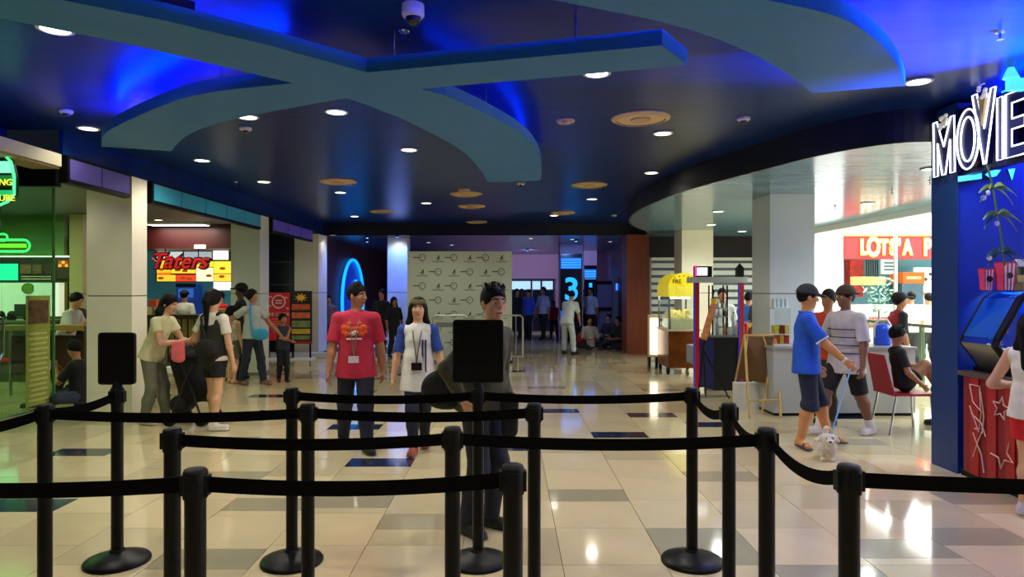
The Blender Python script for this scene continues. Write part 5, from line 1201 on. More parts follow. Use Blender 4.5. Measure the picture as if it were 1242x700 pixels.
MB().box(gx(1024,Di), gx(1063,Di), Di-0.42, Di-0.3, gz(346,Di), gz(336,Di)).build('lit_strip', mat('yellow_food_strip', (240,225,130), 0.5, emit=0.8, var=0.25, vscale=9), ps)
MB().box(gx(1056,Di), gx(1073,Di), Di-0.5, Di-0.45, gz(333,Di), gz(315,Di)).build('hanging_menu', mat('white_menu', (230,240,225), 0.5, emit=0.7), ps)
for i in range(3): MB().box(gx(1059,Di), gx(1070,Di), Di-0.51, Di-0.5, gz(320.8+4*i,Di), gz(319+4*i,Di)).build('menu_line', mat('blue_menu_line', (70,150,170), 0.5), ps)
for i in range(6): MB().box(gx(1042+2.6*i,Di), gx(1043.2+2.6*i,Di), Di-0.35, Di-0.33, gz(336,Di), gz(316,Di)).build('dark_pipe', mat('dark_pipe', (40,40,40), 0.4), ps)
MB().box(gx(1076,Di), gx(1101,Di), Di-0.7, Di-0.1, gz(344,Di), gz(331,Di)).build('orange_header', mat('orange_header', (236,120,40), 0.5, emit=0.5), ps); MB().box(gx(1080,Di), gx(1097,Di), Di-0.71, Di-0.7, gz(339,Di), gz(336,Di)).build('header_bar', mat('cream_bar', (255,230,170), 0.5, emit=0.5), ps)
MB().box(gx(1076,Di), gx(1101,Di), Di-0.65, Di-0.1, 0, gz(344,Di)).build('booth', mat('booth_teal', (90,140,160), 0.4), ps)
MB().box(gx(1102,Di), 13.0, Di-0.3, Di-0.2, 0.9, gz(325,Di)).build('white_panel', mat('white_lit_panel', (240,246,240), 0.5, emit=1.0), ps)
rr = random.Random(6)
for i in range(26): MB().ball((gx(rr.uniform(1108,1150),Di), Di-0.31, gz(rr.uniform(333,362),Di)), rr.uniform(0.02,0.05), 7, 5, (1,0.2,1)).build('printed_dot', mat('dot_%d' % (i%3), ((210,200,60),(60,90,50),(230,160,60))[i%3], 0.5, emit=0.3), ps)
MB().box(gx(1000,16), 13.0, 15.9, 16.3, 0, gz(372,16)).build('service_counter', mat('pale_counter', (220,226,222), 0.5), ps); MB().box(gx(1000,16), 13.0, 15.85, 16.35, gz(372,16), gz(369,16)).build('service_top', M_chrome, ps)
for i in range(5): MB().box(gx(1026+14*i,15.9), gx(1036+14*i,15.9), 15.87, 15.9, 0.7, 0.95).build('red_label', mat('red_label', (206,70,60), 0.5), ps)
t = thing('atrium_post', 'slim white post before the pizza sign', 'post', (gx(1086,12.6), 12.6, 0), world=True); MB().cone((gx(1086,12.6),12.6,0),(gx(1086,12.6),12.6,6.0),0.035,0.035,12).build('shaft', M_white, t); MB().lathe([(0.08,0),(0.08,0.02),(0.04,0.03)],(gx(1086,12.6),12.6,0),14).build('flange', M_white, t)
t = thing('potted_tree', 'leafy potted plant beside the pizza shop opening', 'plant', (gx(1066,13.6), 13.6, 0))
MB().lathe([(0.16,0),(0.2,0.4),(0.17,0.4),(0.14,0.05)], n=18).build('pot', mat('pot_grey', (120,126,120), 0.6), t); MB().cone((0,0,0.35),(0,0,1.2),0.02,0.015,8).build('stem', mat('bark', (90,70,50), 0.8), t)
b = MB(); rr = random.Random(8)
for i in range(160):
    a, q, z = rr.uniform(0,6.28), rr.uniform(0.05,0.33), rr.uniform(0.75,1.85); c = Vector((q*math.cos(a), q*math.sin(a), z)); u_ = Vector((rr.uniform(-1,1),rr.uniform(-1,1),rr.uniform(-1,1))).normalized()*0.07; v_ = u_.orthogonal().normalized()*0.025
    b.add([c-u_, c+v_, c+u_, c-v_], [(0,1,2,3)])
o = b.build('foliage', mat('pale_leaf', (120,160,130), 0.6), t, fix=False); o['kind'] = 'stuff'
# glass balustrade along the atrium edge
bl_ = thing('balustrade', 'glass balustrade with steel rail along the atrium edge', 'railing', (6.75, 11, 0), world=True)
MB().box(6.71, 6.79, 7.2, 14.6, 0.98, 1.03).build('hand_rail', mat('rail_olive', (120,124,100), 0.3, 0.6), bl_)
for y in (7.6, 9.3, 11.0, 12.7, 14.4): MB().box(6.72, 6.78, y-0.03, y+0.03, 0, 0.98).build('post', mat('post_olive', (120,134,112), 0.35, 0.5), bl_)
for a, c in ((7.63,9.27),(9.33,10.97),(11.03,12.67),(12.73,14.37)): MB().box(6.744, 6.756, a, c, 0.1, 0.92).build('pane', glass('balustrade_glass', (190,225,205), 0.4), bl_)
# red chair and small table at the right
rc = thing('red_chair', 'red plastic chair with steel legs holding the seated child', 'chair', (4.42, 7.55, 0))
M_rc = mat('red_plastic', (178,26,40), 0.4)
MB().box(-0.22, 0.24, -0.21, 0.21, 0.43, 0.455).build('seat', M_rc, rc)
b = MB(); n = 8
for i in range(n+1):
    q = i/n; x = -0.20-0.10*q; z = 0.44+0.44*q; hw = 0.20-0.03*q; b.v += [(x,-hw,z),(x,hw,z),(x-0.02,hw,z),(x-0.02,-hw,z)]
for i in range(n):
    for k in range(4): b.f.append((i*4+k, i*4+(k+1)%4, i*4+4+(k+1)%4, i*4+4+k))
b.f += [(3,2,1,0),(n*4,n*4+1,n*4+2,n*4+3)]; b.build('backrest', M_rc, rc)
for x, y, dx in ((0.20,-0.18,0.03),(0.20,0.18,0.03),(-0.18,-0.18,-0.08),(-0.18,0.18,-0.08)): MB().cone((x,y,0.43),(x+dx,y*1.08,0.0),0.011,0.011,8).build('leg', M_chrome, rc)
tb = thing('cafe_table', 'small cafe table at the blue kiosk edge', 'table', (5.15, 7.45, 0)); MB().box(-0.3,0.35,-0.3,0.3,0.70,0.73).build('tabletop', mat('dark_red_top', (130,30,36), 0.4), tb)
for x, y in ((-0.26,-0.25),(-0.26,0.25),(0.3,-0.25),(0.3,0.25)): MB().cone((x,y,0.70),(x,y,0.0),0.014,0.014,8).build('leg', M_black, tb)

# ================================================================ CINEMA LOBBY
bd = thing('logo_backdrop', 'pale grey photo backdrop printed with rows of logos', 'backdrop', (-0.95, 14.7, 0), world=True)
Db = 14.7; bxl, bxr = gx(494,Db), gx(621,Db); bzt = gz(305,Db)
MB().box(bxl, bxr, Db, Db+0.03, 0.05, bzt).build('banner', mat('banner_grey', (214,222,200), 0.6), bd)
for x in (bxl+0.02, bxr-0.02): MB().cone((x,Db+0.06,0.0),(x,Db+0.06,bzt),0.018,0.018,8).build('frame_post', M_black, bd); MB().box(x-0.03,x+0.03,Db-0.2,Db+0.35,0,0.03).build('foot', M_black, bd)
MB().box(bxl, bxr, Db+0.04, Db+0.08, bzt-0.04, bzt).build('frame_top', M_black, bd)
M_pr = mat('logo_print', (70,72,58), 0.6); M_pr2 = mat('logo_print_faint', (120,124,106), 0.6)
def ringlogo():
    b = MB(); n = 20
    for i in range(n):
        a, c = 2*math.pi*i/n, 2*math.pi*(i+1)/n
        b.add([(0.078*math.cos(a),0,0.078*math.sin(a)),(0.078*math.cos(c),0,0.078*math.sin(c)),(0.064*math.cos(c),0,0.064*math.sin(c)),(0.064*math.cos(a),0,0.064*math.sin(a))],[(0,1,2,3)])
    b.add([(-0.20,0,0.012),(-0.07,0,0.012),(-0.07,0,-0.008),(-0.20,0,-0.008)],[(0,1,2,3)])
    for i in range(9):
        a = 0.5*i; r0, r1 = 0.012+0.004*i, 0.02+0.004*i; c = a+0.5; b.add([(r0*math.cos(a),0,r0*math.sin(a)),(r1*math.cos(a),0,r1*math.sin(a)),(r1*math.cos(c),0,r1*math.sin(c)),(r0*math.cos(c),0,r0*math.sin(c))],[(0,1,2,3)])
    b.add([(-0.03,0,-0.098),(0.03,0,-0.098),(0.03,0,-0.104),(-0.03,0,-0.104)],[(0,1,2,3)])
    return b
def saillogo():
    b = MB(); b.add([(-0.03,0,-0.03),(0.03,0,0.07),(0.035,0,-0.02)],[(0,1,2)]); b.add([(-0.045,0,-0.045),(0.05,0,-0.03),(0.04,0,-0.05),(-0.03,0,-0.055)],[(0,1,2,3)]); b.add([(-0.05,0,0.0),(-0.01,0,-0.03),(-0.02,0,-0.035)],[(0,1,2)])
    b.add([(-0.13,0,-0.078),(0.13,0,-0.078),(0.13,0,-0.086),(-0.13,0,-0.086)],[(0,1,2,3)]); b.add([(-0.10,0,-0.096),(0.12,0,-0.096),(0.12,0,-0.102),(-0.10,0,-0.102)],[(0,1,2,3)])
    return b
protos = []
for f in (ringlogo, saillogo):
    b = f(); me = bpy.data.meshes.new('printed_logo'); me.from_pydata(b.v, [], b.f); me.materials.append(M_pr); protos.append(me)
for r in range(8):
    for c in range(7):
        x = gx(512+19.2*c-(19.2 if False else 0), Db); z = gz(312.5+17.2*r, Db)
        if z < 0.2 or x > bxr-0.1: continue
        o = bpy.data.objects.new('printed_logo', protos[(r+c) % 2]); COL.objects.link(o); o.parent = bd; o.location = Vector((x, Db-0.003, z))-bd.location
def barrier(label, x0, x1, D, z=1.05):
    t = thing('crowd_barrier', label, 'barrier', ((x0+x1)/2, D, 0), world=True, group='steel crowd barriers')
    MB().tube([(x0,D,0.15),(x0,D,z-0.05),(x0+0.05,D,z),(x1-0.05,D,z),(x1,D,z-0.05),(x1,D,0.15)], 0.018, 8).build('frame_tube', mat('barrier_steel', (190,190,180), 0.35, 0.7), t); MB().tube([(x0,D,0.18),(x1,D,0.18)], 0.014, 6).build('low_rail', MATS['barrier_steel'], t)
    MB().box(x0+0.06, x0+0.6, D-0.01, D+0.01, z-0.25, z-0.15).build('name_plate', mat('plate_grey', (130,136,140), 0.4), t)
    n = max(2, int((x1-x0)/0.14))
    for i in range(1, n): x = x0+(x1-x0)*i/n; MB().cone((x,D,0.18),(x,D,z),0.007,0.007,6).build('bar', MATS['barrier_steel'], t)
    for x in (x0+0.1, x1-0.1): MB().box(x-0.02, x+0.02, D-0.22, D+0.22, 0, 0.02).build('foot', MATS['barrier_steel'], t); MB().cone((x,D,0.02),(x,D,0.18),0.012,0.012,6).build('foot_stem', MATS['barrier_steel'], t)
barrier('steel crowd barrier before the left of the logo backdrop', gx(525,14.2), gx(566,14.2), 14.2); barrier('steel crowd barrier before the right of the logo backdrop', gx(568,14.2), gx(634,14.2), 14.2)
# neon ring with a number one on the left lobby wall
RX = 0.03
nr = thing('neon_ring', 'large cyan neon ring with a glowing numeral on the left wall', 'neon sign', (-4.72, 20.1, 0.1), world=True)
M_cn = emis('cyan_neon', (10,150,255), 1.8)
MB().tube([(-4.67, 20.1+1.35*math.cos(2*math.pi*i/40), 1.25+1.23*math.sin(2*math.pi*i/40)) for i in range(40)], 0.045, 8, True).build('ring', M_cn, nr)
MB().lathe([(1.2,0),(1.2,0.02),(0.01,0.02)], n=36).build('disc', mat('ring_blue_disc', (10,40,170), 0.3, emit=0.5), nr).matrix_world = Matrix.Translation((-4.74+4.72, 0, 1.15)) @ Matrix.Rotation(math.pi/2, 4, 'Y') @ Matrix.Diagonal((1,1.1,1,1))
text('numeral', '1', 1.5, M_cn, nr, (-4.69, 20.5, 1.3), facing='right', extrude=0.02, offset=0.02)
# number three pillar
def number_pillar(label, num, x0, x1, D, dep, y_scr, y_num, numsize, lit):
    t = thing('number_pillar', label, 'pillar', ((x0+x1)/2, D+dep/2, 0), world=True)
    MB().box(x0, x1, D, D+dep, 0, ZL).build('shaft', mat('grey_lobby_pillar', (150,140,160), 0.5), t)
    w = x1-x0
    MB().box(x0+w*0.02, x1-w*0.05, D-0.06, D, 0.02, gz(y_scr[0]-5,D)).build('black_panel', mat('gloss_black_panel', (10,10,22), 0.2), t)
    MB().box(x0+w*0.04, x1-w*0.08, D-0.075, D-0.06, gz(y_scr[1],D), gz(y_scr[0],D)).build('screen', emis('blue_screen', (20,110,230), 1.0), t)
    for i in range(4): z = gz(y_scr[0]+2+3*i,D); MB().box(x0+w*0.06, x1-w*0.1, D-0.08, D-0.075, z-0.02, z).build('screen_line', emis('screen_line', (70,180,240), 1.0), t)
    text('numeral', num, numsize, emis('numeral_cyan', (30,150,255), 1.6), t, ((x0+x1)/2, D-0.085, gz(y_num,D)), extrude=0.015, offset=0.022)
    MB().box(x0+w*0.02, x0+w*0.3, D-0.075, D-0.06, gz(396,D), gz(377,D)).build('low_screen', emis('low_screen_blue', (20,100,220), 0.8), t)
number_pillar('black fronted pillar with a glowing number 3', '3', gx(679,20), gx(707,20), 20.0, 0.6, (313,326), 352, 0.92, True)
number_pillar('farther black fronted pillar with a thin glowing numeral', 'I', gx(708,23.5), gx(724,23.5), 23.5, 0.5, (327,337), 352, 0.6, True)
# lobby doors at the back
dr = thing('glass_doors', 'dark glass entrance doors with lit transoms at the back', 'doors', (0.6, 25.9, 0), world=True)
Dd = 25.85
for x0, x1 in ((618,645),(646,657),(658,672)):
    MB().box(gx(x0,Dd), gx(x1,Dd)-0.05, Dd, Dd+0.05, gz(351,Dd), gz(341,Dd)).build('lit_transom', emis('transom_white', (160,205,240), 0.9), dr); MB().box(gx(x0,Dd), gx(x1,Dd)-0.05, Dd, Dd+0.05, 0, gz(352,Dd)).build('door_leaf', mat('dark_glass_leaf', (20,30,46), 0.1), dr)
    MB().box(gx(x1,Dd)-0.05, gx(x1,Dd), Dd-0.05, Dd+0.05, 0, gz(339,Dd)).build('mullion', M_black, dr)
MB().box(gx(616,Dd), gx(673,Dd), Dd-0.05, Dd+0.05, gz(341,Dd), gz(338,Dd)).build('head_frame', M_black, dr)
dr = thing('lobby_door', 'pale purple lobby door in a black frame right of the number pillars', 'door', (gx(730,21.5), 21.5, 0), world=True)
MB().box(gx(724,21.5), gx(742,21.5), 21.5, 21.55, 0, gz(345,21.5)).build('leaf', mat('lilac_door', (130,120,160), 0.5), dr); MB().box(gx(722,21.5), gx(724,21.5), 21.45, 21.6, 0, gz(341,21.5)).build('jamb', M_black, dr); MB().box(gx(742,21.5), gx(744,21.5), 21.45, 21.6, 0, gz(341,21.5)).build('jamb', M_black, dr); MB().box(gx(722,21.5), gx(744,21.5), 21.45, 21.6, gz(345,21.5), gz(341,21.5)).build('head', M_black, dr); MB().box(gx(722,21.5), gx(744,21.5), 21.4, 21.45, 0.95, 1.02).build('push_bar', M_black, dr)
t = thing('door_column', 'grey metal door column with a small blue light', 'column', (gx(747,20.8), 20.8, 0), world=True); MB().box(gx(743,20.8), gx(750,20.8), 20.8, 21.0, 0, gz(337,20.8)).build('shaft', mat('grey_column', (110,106,120), 0.4), t); MB().box(gx(747,20.8), gx(749,20.8), 20.78, 20.8, gz(352,20.8), gz(344,20.8)).build('blue_light', emis('small_blue', (40,110,255), 2.5), t)
# lit steps on the left of the lobby
for i, (y0, px) in enumerate(((17.6,300),(18.3,300),(19.0,300))):
    t = thing('step', ('lowest','middle','highest')[i]+' lobby step with a pale lit nosing behind the red shirt', 'step', (-4.0, y0+0.35, 0), world=True)
    MB().box(-4.74, -3.05, y0, y0+0.7, 0, 0.14*(i+1)).build('tread', mat('grey_step', (110,110,120), 0.3), t); MB().box(-4.74, -3.05, y0-0.015, y0, 0.14*(i+1)-0.05, 0.14*(i+1)).build('nosing', mat('pale_nosing', (220,220,200), 0.4, emit=0.25), t)
# blue wash lamps of the lobby ceiling
def wash(label, x, y, z, power, col, target):
    t = thing('wash_lamp', label, 'lamp', (x, y, z), group='blue lobby wash lamps'); MB().lathe([(0.05,0),(0.05,-0.04),(0.035,-0.05),(0.005,-0.05)], n=14).build('can', M_black, t); MB().lathe([(0.03,-0.05),(0.03,-0.055),(0.005,-0.055)], n=12).build('lens', emis('blue_lens', (90,140,255), 8), t)
    d = bpy.data.lights.new('wash_light', 'SPOT'); d.energy = power; d.color = col; d.spot_size = math.radians(110); d.spot_blend = 0.5; d.shadow_soft_size = 0.05
    o = bpy.data.objects.new('wash_light', d); COL.objects.link(o); o.parent = t; o.location = (0,0,-0.07)
    o.rotation_euler = (Vector(target)-Vector((x,y,z))).to_track_quat('-Z','Y').to_euler()
wash('blue wash lamp shining on the blue lit pillar', -2.8, 16.75, ZL, 150, (0.04,0.14,1), (-2.85,17.5,1.4)); wash('blue wash lamp over the lobby steps', -3.9, 18.4, ZL, 120, (0.1,0.2,1), (-4.3,19.5,1.0)); wash('violet wash lamp over the back of the lobby', 0.6, 22.5, ZL, 320, (0.75,0.7,1), (0.8,26,1.6)); wash('blue wash lamp before the number pillars', 1.8, 18.2, ZL, 110, (0.2,0.35,1), (1.9,20,1.0)); wash('violet wash lamp by the lobby door', 2.3, 21.8, ZL, 130, (0.5,0.45,1), (2.7,24,1.2)); wash('blue wash lamp left of the logo backdrop', -3.6, 17.0, ZL, 120, (0.1,0.2,1), (-4.6,17.6,1.2))
# battens added to brighten the green shop, and one over the potato stall
def batten(label, x, y, z, ly, power, col, lx=0.12):
    t = thing('batten_light', label, 'ceiling light', (x, y, z)); MB().box(-lx/2, lx/2, -ly/2, ly/2, -0.05, 0).build('housing', M_white, t); MB().box(-lx/2+0.01, lx/2-0.01, -ly/2+0.02, ly/2-0.02, -0.06, -0.05).build('diffuser', mat('batten_%s' % label[:5], (255,255,250), 0.5, emit=3), t)
    area_light('batten_lamp', (0,0,-0.075), (lx, ly), power, col, parent=t)
batten('green tinted batten light above the left shop', -8.2, 8.4, 2.99, 1.2, 48, (0.62,1,0.45)); batten('second green tinted batten light deeper in the left shop', -9.4, 10.8, 2.99, 1.2, 48, (0.62,1,0.45)); batten('warm batten light over the potato stall counter', -6.9, 14.0, 2.99, 0.3, 22, (1,0.9,0.7), 1.2); batten('near green tinted batten light in the left shop', -7.2, 5.5, 2.99, 1.2, 26, (0.62,1,0.45))
# ================================================================ PEOPLE
def foot_xy(px, py): D = CAMH*F/(py-VY); return (gx(px, D), D, 0)
def add_lanyard(i, col, drop=0.42, card=None, cw=0.085, ch=0.06):
    """ribbon from the neck down to a badge on the belly; a part of the person"""
    t, nk, sf_, sl, su, w = i['t'], i['neck'], i['sf'], i['sl'], i['su'], i['w']; s = i['s']
    end = nk-su*drop*s+sf_*0.142*w
    for q in (1,-1):
        pts = [nk+sl*q*0.055*s-sf_*0.02*s+su*0.015, nk+sl*q*0.05*s+sf_*0.055*w-su*0.03*s, nk+sl*q*0.04*s+sf_*0.130*w-su*0.12*s, nk+sl*q*0.02*s+sf_*0.142*w-su*0.24*s, end]
        MB().tube([Vector(p) for p in pts], 0.006, 5).build('lanyard', col, t)
    if card:
        b = MB().box(-cw/2, cw/2, -0.004, 0.004, -ch, 0); b.v = [tuple(end+sl*v[0]-sf_*v[1]+su*v[2]+sf_*0.008) for v in b.v]; b.build('badge', card, t)
    return end
def strap(t, pts, r, m, name='strap'): return MB().tube(curve_pts([Vector(p) for p in pts], 6), r, 6).build(name, m, t)
def print_blob(i, pts, m, name, r=0.02):
    """flat print on the chest: small discs pressed against the shirt front"""
    t = i['t']
    for (l, u, rad) in pts:
        c = i['chest']+i['sl']*l+i['su']*u; f = 0.116*i['w']*(1-1.0*max(0,abs(l)-0.02))-max(0,u-0.03)*0.25 
        b = MB().ball((0,0,0), 1, 10, 6); b.v = [tuple(c+i['sf']*(f+v[1]*0.008)+i['sl']*v[0]*rad+i['su']*v[2]*rad*0.7) for v in b.v]; b.smooth().build(name, m, t)
R1, R2, R3 = 0.0085, 0.013, 0.022

# --- man in the red T-shirt
p = foot_xy(432, 545)
a = person('man in red printed T-shirt and dark jeans walking with a lanyard', p, 1.66, 4, R1, head=(62,6), face=True, top=(182,34,60), sleeve=0.5, bcol=(22,28,46), shoes=(18,18,22), hair='short', bulk=1.08, skin=TAN2, top_loose=1.04, hem=0.05,
           feet={1:(0.16,0.13,0.0), -1:(-0.20,-0.16,0.01)}, hands={1:(-0.06,0.27,0.70), -1:(0.12,-0.26,0.72)}, toes={1:(20,0),-1:(-10,0)})
add_lanyard(a, mat('grey_lanyard', (120,100,90), 0.6), 0.42, mat('badge_white', (205,200,205), 0.4), 0.10, 0.065)
M_or = mat('orange_print', (226,84,34), 0.7); print_blob(a, [(-0.085,0.01,0.045),(0.085,0.01,0.045),(-0.035,-0.005,0.045),(0.035,-0.005,0.045),(-0.065,-0.05,0.036),(0.065,-0.05,0.036),(-0.05,0.05,0.03),(0.05,0.05,0.03),(-0.10,-0.03,0.028),(0.10,-0.03,0.028)], M_or, 'shirt_print')
print_blob(a, [(-0.015,-0.045,0.032),(0.018,-0.03,0.026)], mat('white_print', (226,206,200), 0.7), 'shirt_print')
b = MB().box(-0.075, 0.075, 0, 0.006, -0.008, 0.008); b.v = [tuple(a['chest']+a['su']*(-0.098+v[2])+a['sl']*v[0]+a['sf']*(0.120*a['w']+0.0-v[1])) for v in b.v]; b.build('shirt_print', MATS['white_print'], a['t'])
# --- woman with headband
p = foot_xy(507, 547)
a = person('woman in white shirt with blue sleeves and olive headband', p, 1.52, 2, R1, head=(6,2), face=True, top=(226,224,214), sleeve=0.5, sleeve_col=(40,70,150), bcol=(24,28,44), shoes=(150,70,48), hair='long', skin=TAN3, bulk=0.95, hem=0.09, top_loose=1.12, headband=(92,84,44),
           feet={1:(-0.18,0.05,0.0), -1:(0.14,-0.03,0.0)}, hands={1:(0.05,0.26,0.70), -1:(0.06,-0.25,0.68)})
e = add_lanyard(a, mat('olive_strap', (96,84,50), 0.7), 0.40)
t = thing('compact_camera', 'black camera hanging on the neck strap of the headband woman', 'camera', tuple(Vector(p)+Vector(e)))
MB().box(-0.05,0.05,-0.02,0.02,-0.07,0).build('camera_body', M_black, t); MB().cone((0,-0.02,-0.035),(0,-0.055,-0.035),0.026,0.024,14).build('camera_lens', M_black, t); MB().cone((0,-0.055,-0.035),(0,-0.057,-0.035),0.018,0.018,12).build('front_glass', mat('lens_dark', (30,30,50), 0.1), t)
for q in (0.055, 0.085): 
    b = MB().box(-0.008,0.008,0,0.006,-0.26,0.06); b.v = [tuple(a['chest']+a['sl']*(v[0]+q)+a['su']*(v[2]-0.06)+a['sf']*(0.132*a['w']-v[1]-abs(q)*0.1)) for v in b.v]; b.build('shirt_stripe', cloth((40,50,100)), a['t'])
b = Sdf(0.008)
for k in range(10):
    q0, q1 = 2*math.pi*k/10, 2*math.pi*(k+1)/10; c = lambda q: a['neck']-a['su']*0.014+(a['sl']*math.cos(q)+a['sf']*math.sin(q))*0.066*a['w']-a['su']*0.012*math.sin(q)
    b.cap(c(q0), c(q1), 0.010, 0.010, 0.01)
sdf_obj('neck_band', b, cloth((40,70,150)), a['t'])
# --- man behind the sign
p = (-0.19, 4.46, 0)
a = person('young man in olive jacket standing behind the large blank sign', p, 1.64, 55, 0.0075, head=(-26,3), face=True, top=(70,68,48), sleeve=1.0, bcol=(30,34,46), shoes=(24,22,24), hair='short', skin=TAN3, bulk=1.0, lean=11, top_loose=1.08,
           feet={1:(0.02,0.09,0.0), -1:(-0.03,-0.11,0.0)}, hands={1:(0.16,0.10,0.86), -1:(0.06,-0.26,0.90)}, elbow={-1:(-0.3,-1.0,-0.2)})
bg = thing('shoulder_bag', 'black shoulder bag under the arm of the man behind the sign', 'bag', (p[0]-0.24, p[1]-0.05, 0.84))
s_ = Sdf(0.009); s_.ell((0,0,0.11), np.eye(3), (0.15,0.09,0.125), 0.02); s_.ell((0.03,0.0,0.06), np.eye(3), (0.14,0.085,0.08), 0.04); sdf_obj('bag_body', s_, cloth((12,12,13)), bg)
sh_w = Vector(p)+Vector(a['sh'][-1])-bg.location; strap(bg, [(-0.06,0,0.2),sh_w*0.55+Vector((-0.05,-0.05,0.1)),sh_w+Vector((0,-0.02,0.06))], 0.012, M_black)
bg = thing('hand_bag', 'black pouch hanging from the hand of the man behind the sign', 'bag', (p[0]+0.19, p[1]-0.12, 0.64))
s_ = Sdf(0.009); s_.cap((0,0,0.05),(0.0,0,0.24),0.055,0.06,0.02,((0,1,0),0.5)); sdf_obj('pouch', s_, cloth((14,14,16)), bg)
# --- woman leaning on the stroller
p = foot_xy(186, 514)
a = person('woman in cream blouse and grey jeans bending over the stroller', p, 1.58, 86, R1, head=(0,22), face=True, lean=20, shift=-0.02, top=(216,208,160), sleeve=0.30, bcol=(112,116,92), shoes=(196,180,150), hair='side', skin=TAN3, bulk=0.98, top_loose=1.0,
           feet={1:(0.10,0.09,0.0), -1:(-0.06,-0.08,0.0)}, hands={1:(0.45,0.10,0.97), -1:(0.42,-0.10,0.99)})
# --- stroller
sx, sy = gx(233, 8.05), 8.05
sv = thing('stroller', 'black baby stroller between two women with a pink cloth', 'stroller', (sx, sy, 0))
fr = mat('stroller_frame', (24,24,26), 0.4)
for y in (-0.2, 0.2):
    MB().tube([(-0.20,y,0.98),(-0.10,y,0.88),(0.08,y,0.45),(0.20,y,0.10)], 0.013, 8).build('frame_tube', fr, sv); MB().tube([(0.10,y,0.72),(0.02,y,0.55),(-0.16,y,0.09)], 0.013, 8).build('frame_tube', fr, sv)
MB().tube([(-0.20,-0.2,0.98),(-0.22,-0.15,0.99),(-0.22,0.15,0.99),(-0.20,0.2,0.98)], 0.016, 8).build('push_handle', M_black, sv)
s_ = Sdf(0.012); s_.cap((-0.10,0,0.78),(0.02,0,0.42),0.16,0.17,0.05,((0,1,0),1.0)); s_.cap((0.02,0,0.42),(0.22,0,0.38),0.15,0.13,0.05); sdf_obj('seat', s_, cloth((14,14,16)), sv)
s_ = Sdf(0.012); s_.ell((0.04,0,0.80), np.eye(3), (0.17,0.18,0.08), 0.02, [((0,0,0.79),(0,0,-1))]); sdf_obj('canopy', s_, cloth((20,20,22)), sv)
s_ = Sdf(0.012); s_.cap((-0.10,-0.1,0.24),(-0.10,0.1,0.24),0.11,0.11,0.03); sdf_obj('basket', s_, cloth((16,16,18)), sv)
for x in (-0.17, 0.20):
    for y in (-0.2, 0.2): MB().cone((x,y-0.025,0.07),(x,y+0.025,0.07),0.07,0.07,16).build('wheel', M_black, sv)
t = thing('pink_cloth', 'pink cloth hung over the stroller handle', 'cloth', (sx-0.05, sy-0.235, 0.76))
s_ = Sdf(0.009); s_.cap((-0.04,0,0.20),(-0.03,-0.01,0.05),0.04,0.05,0.02,((0,1,0),0.5)); s_.cap((0.04,0,0.20),(0.035,-0.01,0.04),0.035,0.05,0.02,((0,1,0),0.5)); s_.cap((0,0,0.20),(0.0,-0.02,0.03),0.03,0.03,0.02,((0,1,0),0.5)); sdf_obj('folded_cloth', s_, cloth((236,110,110)), t)
# --- woman with ponytail, from behind
p = foot_xy(259, 519)
a = person('long haired woman from behind in white T-shirt and black shorts', p, 1.60, 158, R1, head=(8,0), top=(222,216,196), sleeve=0.38, bottom='shorts', blen=0.62, bcol=(16,16,18), shoes=(214,206,190), hair='pony', skin=TAN3, bulk=0.95,
           feet={1:(0.14,0.15,0.0), -1:(-0.14,-0.15,0.0)}, hands={1:(0.18,0.18,0.98), -1:(0.05,-0.27,0.66)}, toes={1:(-40,0),-1:(-50,0)})
s_ = Sdf(0.0085); ch, su, sf_, sl = a['chest'], a['su'], a['sf'], a['sl']
s_.cap(ch-su*0.02, a['waist']+su*0.01, 0.150, 0.158, 0.04, (tuple(sf_),0.80), [(ch+su*0.02, su)]); s_.cap(a['waist'], a['pelv']-su*0.02, 0.155, 0.165, 0.04, (tuple(sf_),0.84)); 
for q in (1,-1): s_.cap(ch+sl*q*0.085-sf_*0.02, ch+su*0.13*a['s']+sl*q*0.10-sf_*0.0, 0.068, 0.052, 0.03)
sdf_obj('vest', s_, cloth((34,32,26)), a['t'])
bg = thing('sling_bag', 'dark olive sling bag on the back of the long haired woman', 'bag', tuple(Vector(p)+Vector(a['waist'])-Vector(sf_)*0.16+Vector((0.05,0,-0.11))))
s_ = Sdf(0.010); s_.ell((0,0,0.08), np.eye(3), (0.13,0.06,0.095), 0.02); s_.cap((-0.07,0.0,0.03), (0.07,0,0.03), 0.05, 0.05, 0.03); sdf_obj('bag_body', s_, cloth((26,25,20)), bg)
strap(bg, [Vector(p)+Vector(v)-bg.location for v in (a['waist']-sf_*0.165-sl*0.06, ch-sf_*0.140+sl*0.02, a['sh'][1]-sf_*0.075-sl*0.045+su*0.02, a['sh'][1]-sl*0.06+su*0.062)], 0.013, M_black)
# --- family before the second pillar
p = foot_xy(281, 465)
person('small girl from behind in pale vest and grey skirt', p, 1.30, 165, R2, top=(200,194,172), sleeve=0.0, bottom='skirt', blen=0.62, bcol=(96,98,80), shoes=(200,100,110), hair='pony', skin=TAN3, bulk=0.95, hs=1.1, hands={1:(0.02,0.18,0.62), -1:(0.02,-0.20,0.55)}, sandals=True)
p = foot_xy(306, 467)
a = person('woman in pale grey top and dark jeans holding a child by the hand', p, 1.60, 62, R2, head=(20,0), top=(172,176,164), sleeve=0.38, bcol=(26,32,46), shoes=(110,70,60), hair='bun', skin=TAN2, hands={1:(0.24,0.34,0.86), -1:(-0.20,-0.30,0.86)}, feet={1:(0.18,0.08,0.0), -1:(-0.16,-0.08,0.0)})
bg = thing('sling_bag', 'aqua blue sling bag at the hip of the woman with the child', 'bag', tuple(Vector(p)+Vector((0.20,-0.18,0.78))))
